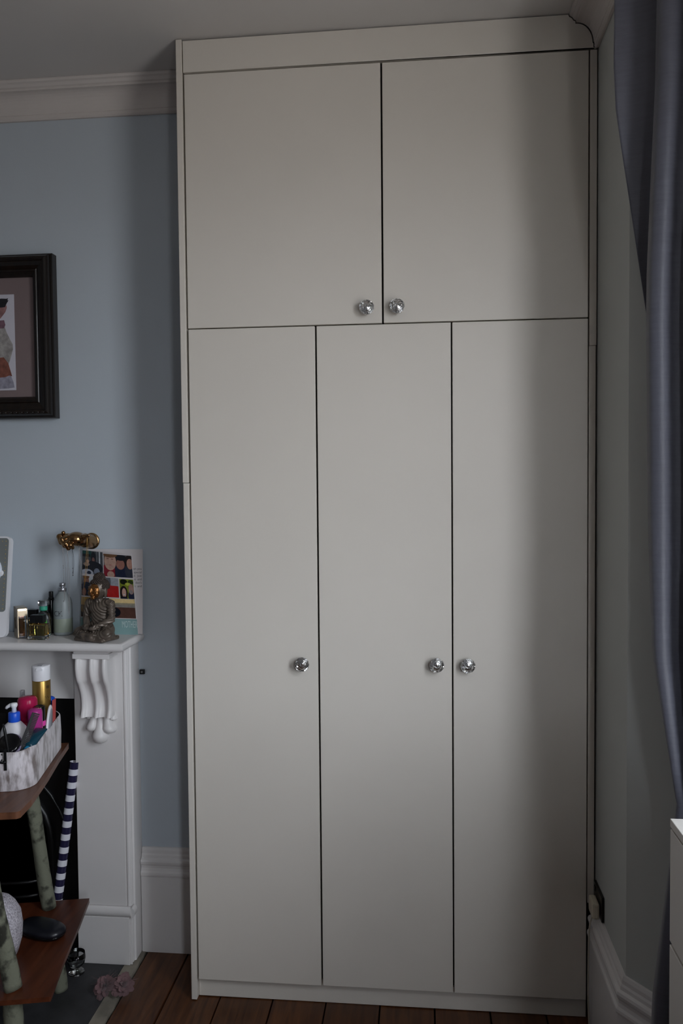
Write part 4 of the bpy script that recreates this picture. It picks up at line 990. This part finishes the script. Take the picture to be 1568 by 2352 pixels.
# makeup brush, hair clip, strap
t = root_of((-0.39, -0.27, 0.75), 'makeup_brush', 'thin black brush handle standing up in front of the jar', 'brush', GB)
MB().tube([(-0.384, -0.2560, 0.735), (-0.3885, -0.2640, 0.80), (-0.3955, -0.2665, 0.856), (-0.3985, -0.2670, 0.872)], [0.0028, 0.0034, 0.0038, 0.0022], 12).build('handle', M_black, t)
MB().tube([(-0.383, -0.2500, 0.712), (-0.384, -0.2560, 0.7349)], [0.006, 0.003], 12).build('bristle_head', M_dark, t)
t = root_of((-0.43, -0.274, 0.77), 'hair_clip', 'shiny black claw hair clip at the front rim of the basket', 'hair clip', GB)
for k in range(5):
    MB().tube([(-0.424+0.0085*k, -0.282+0.008*sin(j*0.45)-0.0025*k*0-0.0-0.0+0.0, 0.776+0.012*j*0.62-0.0012*k*j) for j in range(7)], [0.0028, 0.0032, 0.0034, 0.0034, 0.003, 0.0026, 0.0016], 8).build('claw', M_blackgloss, t)
MB().tube([(-0.428, -0.2785, 0.7765), (-0.388, -0.2765, 0.7765)], 0.004, 10).build('spine', M_blackgloss, t)
ps = bo+e1*(BL_)+e2*0.062
t = root_of((ps.x, ps.y, 0.77), 'strap', 'black woven strap hanging over the front of the velvet basket', 'strap', GB)
Mp = Matrix(((-e2.x, e1.x, 0, ps.x), (-e2.y, e1.y, 0, ps.y), (0, 0, 1, 0), (0, 0, 0, 1)))
MB().box(-0.0052, 0.0018, 0.0032, 0.0052, 0.757, 0.8065, 0, Mp, bev=0.0006).build('tail', M_black, t)
MB().box(-0.0052, 0.0018, -0.014, 0.0052, 0.8066, 0.8085, 0, Mp, bev=0.0006).build('fold', M_black, t)

# ------------------------------------------------------------------ striped paper roll
t = root_of((-0.468, 0.085, 0.003), 'paper_roll', 'navy and white striped wrapping paper roll leaning in the fireplace', 'paper roll')
a = Vector((-0.4640, 0.078, 0.006)); b_ = Vector((-0.4005, 0.1455, 0.629)); d = b_-a; L_ = d.length
qd = Vector((0, 0, 1)).rotation_difference(d.normalized()).to_matrix().to_4x4(); qd.translation = a
m = MB(); ns = 34; rp = [(0.0142, 0.0)]; zt = 0; L1 = L_
zz = L_; widths = []; cur = 0
bands = [0.0]; z_ = L_-0.0215; w_ = True
seq = [(L_-0.0215, L_, 0)]
while z_ > 0:
    hgt = 0.0185 if w_ else 0.0205; seq.append((max(0, z_-hgt), z_, 1 if w_ else 0)); z_ -= hgt; w_ = not w_
for z0_, z1_, mi in seq: m.lathe([(0.0142, z0_), (0.0142, z1_)], 24, mi, qd, caps=False)
m.lathe([(0.0142, L_), (0.0128, L_+0.0001), (0.0128, L_-0.12), (0.0001, L_-0.1201)], 24, 1, qd, caps=False)
m.lathe([(0.0001, 0.0), (0.0142, 0.0)], 24, 0, qd, caps=False)
m.build('paper_tube', [pm('navy_paper', rgb(34, 32, 62), 0.25, var=0.05), pm('white_paper', rgb(214, 214, 222), 0.3, var=0.01)], t)

# ------------------------------------------------------------------ things on the lower plank
t = root_of((-0.375, -0.135, 0.25), 'oval_gadget', 'glossy black oval handheld gadget with thin cord on the lower plank', 'gadget')
Mg = Matrix.Translation((-0.376, -0.133, 0.2508)) @ Matrix.Rotation(radians(-16), 4, 'Z')
m = MB(); rb(m, [(0.060, 0.030, 0.0), (0.067, 0.036, 0.003), (0.070, 0.039, 0.009), (0.070, 0.039, 0.0105), (0.069, 0.038, 0.011)], 40, 2.6, Mg); m.build('lower_shell', M_blackgloss, t)
m = MB(); rb(m, [(0.0690, 0.038, 0.0115), (0.0705, 0.0392, 0.0125), (0.0690, 0.038, 0.019), (0.062, 0.033, 0.0255), (0.048, 0.025, 0.029), (0.025, 0.012, 0.0305)], 40, 2.6, Mg); m.build('upper_shell', pm('black_satin', rgb(22, 23, 30), 0.32), t)
cp = [Vector(p) for p in ((-0.4360, -0.108, 0.262), (-0.450, -0.102, 0.259), (-0.458, -0.115, 0.262), (-0.460, -0.145, 0.30), (-0.468, -0.165, 0.345), (-0.49, -0.165, 0.365), (-0.53, -0.13, 0.33), (-0.56, -0.10, 0.2535))]
def smooth_path(P, n=6):
    out_ = []
    for i in range(len(P)-1):
        p0, p1, p2, p3 = P[max(0, i-1)], P[i], P[i+1], P[min(len(P)-1, i+2)]
        for k in range(n):
            s = k/n; out_.append(0.5*((2*p1)+(p2-p0)*s+(2*p0-5*p1+4*p2-p3)*s*s+(3*p1-p0-3*p2+p3)*s**3))
    return out_+[P[-1]]
MB().tube(smooth_path(cp), 0.0022, 8).build('cord', M_black, t)
M_weave = pm('white_woven_cloth', rgb(208, 204, 212), 0.85, var=0.2, scale=260, bump=1.0, bscale=330, col2=rgb(140, 134, 142))
t = root_of((-0.44, -0.235, 0.25), 'woven_pouch', 'white textured woven pouch standing on the lower plank behind the front pole', 'pouch')
m = MB(); Mp = Matrix.Translation((-0.4370, -0.242, 0.2508)) @ Matrix.Rotation(radians(12), 4, 'Z')
rb(m, [(0.030, 0.036, 0.0), (0.044, 0.052, 0.006), (0.0535, 0.060, 0.04), (0.056, 0.062, 0.075), (0.052, 0.056, 0.11), (0.040, 0.044, 0.135), (0.026, 0.034, 0.150), (0.010, 0.026, 0.156)], 32, 2.3, Mp)
m.build('cloth', M_weave, t)

# ------------------------------------------------------------------ glass on the hearth, flower on the floor
t = root_of((-0.383, 0.083, 0.003), 'glass_holder', 'small clear glass candle holder on the slate hearth by the pilaster foot', 'glass')
m = MB(); m.lathe([(0.001, 0.0), (0.022, 0.0), (0.024, 0.002), (0.022, 0.005), (0.006, 0.008), (0.0055, 0.014), (0.015, 0.020), (0.025, 0.032), (0.0275, 0.045), (0.0255, 0.062), (0.0240, 0.062), (0.0255, 0.045), (0.022, 0.032), (0.012, 0.0235), (0.001, 0.022)], 32, 0, Matrix.Translation((-0.381, 0.085, 0.0033)))
m.build('glass_bowl', M_glass, t)
M_petal = pm('dusty_mauve_fabric', rgb(112, 86, 88), 0.9, var=0.2, scale=60, sheen=0.3)
fl = root_of((-0.226, -0.01, 0.003), 'fabric_flower', 'dusty mauve double fabric flower with feather strands lying on the floor', 'flower')
def petal_mesh(L, wd, cup):
    m = MB(); nu, nv = 5, 6
    def fn(u, v):
        ww = wd*(0.30+0.95*sin(pi*min(1, v*0.80+0.08)))*(1 if v < 0.9 else 0.75); x = (u-0.5)*2*ww
        return (x, L*v, cup*sin(v*1.9)*0.5*L+0.18*abs(u-0.5)*wd+0.02*L*sin(9*v))
    m.grid(fn, nu, nv); return m.mesh('petal', M_petal)
PM = [petal_mesh(0.034, 0.0085, 0.25), petal_mesh(0.026, 0.0070, 0.6), petal_mesh(0.016, 0.0055, 1.1)]
for ci, (cx, cy, cz, tx_) in enumerate(((-0.252, -0.008, 0.0255, -0.28), (-0.203, 0.000, 0.0265, 0.25))):
    for ring, (cnt, me, el) in enumerate(((15, PM[0], 0.12), (11, PM[1], 0.45), (7, PM[2], 0.85))):
        for k in range(cnt):
            o = bpy.data.objects.new('petal', me); C.objects.link(o); o.parent = fl
            a = 2*pi*(k+0.3*ring+random.uniform(-.2, .2))/cnt
            base = Matrix.Rotation(tx_, 4, 'Y') @ Matrix.Rotation(radians(42), 4, 'X')
            mm_ = base @ Matrix.Rotation(a, 4, 'Z') @ Matrix.Rotation(el+random.uniform(-.12, .12), 4, 'X') @ Matrix.Rotation(random.uniform(-.4, .4), 4, 'Y')
            mm_ = Matrix.Translation(Vector((cx, cy, cz+0.003*ring))-OFF[fl.name]) @ mm_
            o.matrix_local = mm_; s = random.uniform(.85, 1.12); o.scale = (s, s, s)
m = MB()
for k in range(150):
    a = random.uniform(0, 2*pi); c = Vector((-0.252, -0.008, 0.030)) if random.random() < .5 else Vector((-0.203, 0.0, 0.031))
    L_ = random.uniform(0.02, 0.055); up_ = random.uniform(0.1, 0.9)
    d = Vector((cos(a), sin(a), up_)).normalized()
    m.tube([c, c+d*L_*0.5+Vector((0, 0, 0.003)), c+d*L_+Vector((0, 0, -0.010*up_))], [0.00045, 0.0003, 0.00012], 4)
tag(m.build('feather_strands', M_petal, fl), kind='stuff')

# ------------------------------------------------------------------ curtain
def cloth_mat():
    m = pm('slate_satin', rgb(84, 85, 96), 0.44, var=0.06, scale=20, sheen=0.25, bump=0.25, bscale=130, stretch=(1, 1, 9))
    return m
M_curt = cloth_mat()
Atab = [(2.60, 1.085), (2.5153, 1.0834), (2.3774, 1.0822), (2.28, 1.0872), (2.1846, 1.1013), (2.0805, 1.1174), (1.9487, 1.1374), (1.8242, 1.1560), (1.6, 1.168), (1.2, 1.178), (0.86, 1.200), (0.5, 1.180), (0.02, 1.170)]
Btab = [(2.6, 1.1593, -0.43), (2.4752, 1.1573, -0.43), (2.2982, 1.1549, -0.43), (2.1082, 1.1473, -0.43), (1.9172, 1.1404, -0.43), (1.801, 1.1393, -0.43), (1.606, 1.1422, -0.43), (1.3899, 1.1453, -0.43), (1.2522, 1.1464, -0.445), (1.1162, 1.1484, -0.46), (1.0125, 1.1595, -0.485), (0.8902, 1.1776, -0.5), (0.8177, 1.1894, -0.5), (0.7829, 1.1853, -0.5), (0.6771, 1.173, -0.5), (0.4128, 1.1414, -0.5), (0.3427, 1.1392, -0.5), (0.02, 1.15, -0.5)]
Wtab = [(2.60, 1.0), (1.4, 1.0), (1.1, 0.8), (0.86, 0.45), (0.7, 0.6), (0.4, 0.9), (0.02, 1.0)]
def tab(T, z, c=1):
    T = sorted(T)
    if z <= T[0][0]: return T[0][c]
    for p, q in zip(T, T[1:]):
        if z <= q[0]: return p[c]+(q[c]-p[c])*(z-p[0])/(q[0]-p[0])
    return T[-1][c]
CT = Vector((0.615, -0.789)); CN = Vector((-0.789, -0.615))      # along the canted wall, and out from it
def section(z):
    A, w_ = tab(Atab, z), tab(Wtab, z); Bp = Vector((tab(Btab, z), tab(Btab, z, 2)))
    nB = (Bp-Vector(P0)).dot(CN)
    q = lambda t, n: Bp+CT*(t*w_)+CN*max(n, 0.008-nB)
    P = [Vector((A, -0.372)), Vector((A, -0.372)).lerp(Bp, 0.35)+Vector((0.022, 0.012)), Bp+Vector((0.016, 0.024)), Bp, q(0.010, 0.012), q(0.026, 0.020), q(0.044, 0.012), q(0.054, -0.014), q(0.072, -0.028), q(0.092, -0.010), q(0.110, 0.012),
         q(0.135, 0.014), q(0.160, -0.012), q(0.190, 0.018), q(0.210, -0.018), q(0.235, -0.020), q(0.262, 0.014)]
    return smooth_path([Vector((p.x, p.y, z)) for p in P], 6)
cur = root_of((1.17, -0.58, 0.02), 'curtain', 'floor-length slate grey satin curtain gathered beside the bay window', 'curtain')
zs_ = [0.015+(2.60-0.015)*i/90 for i in range(91)]; rows = [section(z) for z in zs_]; k = len(rows[0]); m = MB()
m.add([p[:] for r in rows for p in r], [(j*k+i, j*k+i+1, (j+1)*k+i+1, (j+1)*k+i) for j in range(90) for i in range(k-1)], 0, True)
m.build('drape', M_curt, cur, fix=False, solid=0.0025)
tb = MB(); sec_ = section(0.858); cx = sum(p.x for p in sec_)/len(sec_); cy = sum(p.y for p in sec_)/len(sec_)
hull = [(cx+0.085*cos(a), cy+0.125*sin(a)) for a in [2*pi*i/32 for i in range(32)]]
# ------------------------------------------------------------------ chest of drawers
M_chest = pm('white_foil_chest', rgb(226, 223, 218), 0.4, var=0.01, scale=4)
ch = root_of((1.25, -1.19, 0), 'chest_of_drawers', 'white handleless chest of drawers standing in the bay by the curtain', 'chest of drawers')
x0, x1, y0, y1 = 1.086, 1.42, -1.586, -0.786
MB().box(x0, x1, y0, y1, 0.8865, 0.9005).build('top', M_chest, ch, bevel=0.001)
b = MB(); b.box(x0+0.018, x1, y0+0.001, y0+0.019, 0.0005, 0.886); b.box(x0+0.018, x1, y1-0.019, y1-0.001, 0.0005, 0.886); b.box(x1-0.01, x1, y0+0.019, y1-0.019, 0.03, 0.886); b.box(x0+0.03, x1-0.01, y0+0.019, y1-0.019, 0.03, 0.045)
b.build('carcass', M_chest, ch)
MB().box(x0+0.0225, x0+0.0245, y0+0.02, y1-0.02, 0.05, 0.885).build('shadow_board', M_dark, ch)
for i in range(4):
    za = 0.6875-0.2015*i
    d = MB().box(x0, x0+0.0175, y0+0.001, y1-0.001, za, za+0.195).build('drawer', M_chest, ch, bevel=0.0012)

# ------------------------------------------------------------------ socket, plug and cable
t = root_of((W, -0.05, 0.365), 'wall_socket', 'black wall socket plate on the right wall above the skirting', 'socket')
MB().box(W-0.0075, W-0.0003, -0.102, -0.006, 0.3335, 0.399, bev=0.0012).build('plate', pm('black_nickel', rgb(20, 20, 20), 0.3, 0.3), t)
MB().box(W-0.0092, W-0.0076, -0.030, -0.020, 0.380, 0.392, bev=0.0004).build('rocker', M_black, t)
t = root_of((1.115, -0.06, 0.352), 'plug_adaptor', 'cream plug in the black socket with white cable running to the floor', 'plug')
M_cream = pm('cream_plastic', rgb(206, 198, 178), 0.4)
MB().box(1.1035, W-0.0094, -0.088, -0.036, 0.3330, 0.3745, bev=0.005).build('plug_body', M_cream, t)
pth = [Vector(p) for p in ((1.111, -0.062, 0.3325), (1.105, -0.060, 0.315), (1.1015, -0.057, 0.28), (1.1005, -0.053, 0.20), (1.101, -0.049, 0.10), (1.1045, -0.046, 0.02), (1.104, -0.05, 0.0028), (1.10, -0.08, 0.0025), (1.095, -0.2, 0.0025), (1.10, -0.5, 0.0025))]
MB().tube(smooth_path(pth), 0.0021, 8).build('cable', pm('white_cable', rgb(190, 184, 170), 0.5), t)
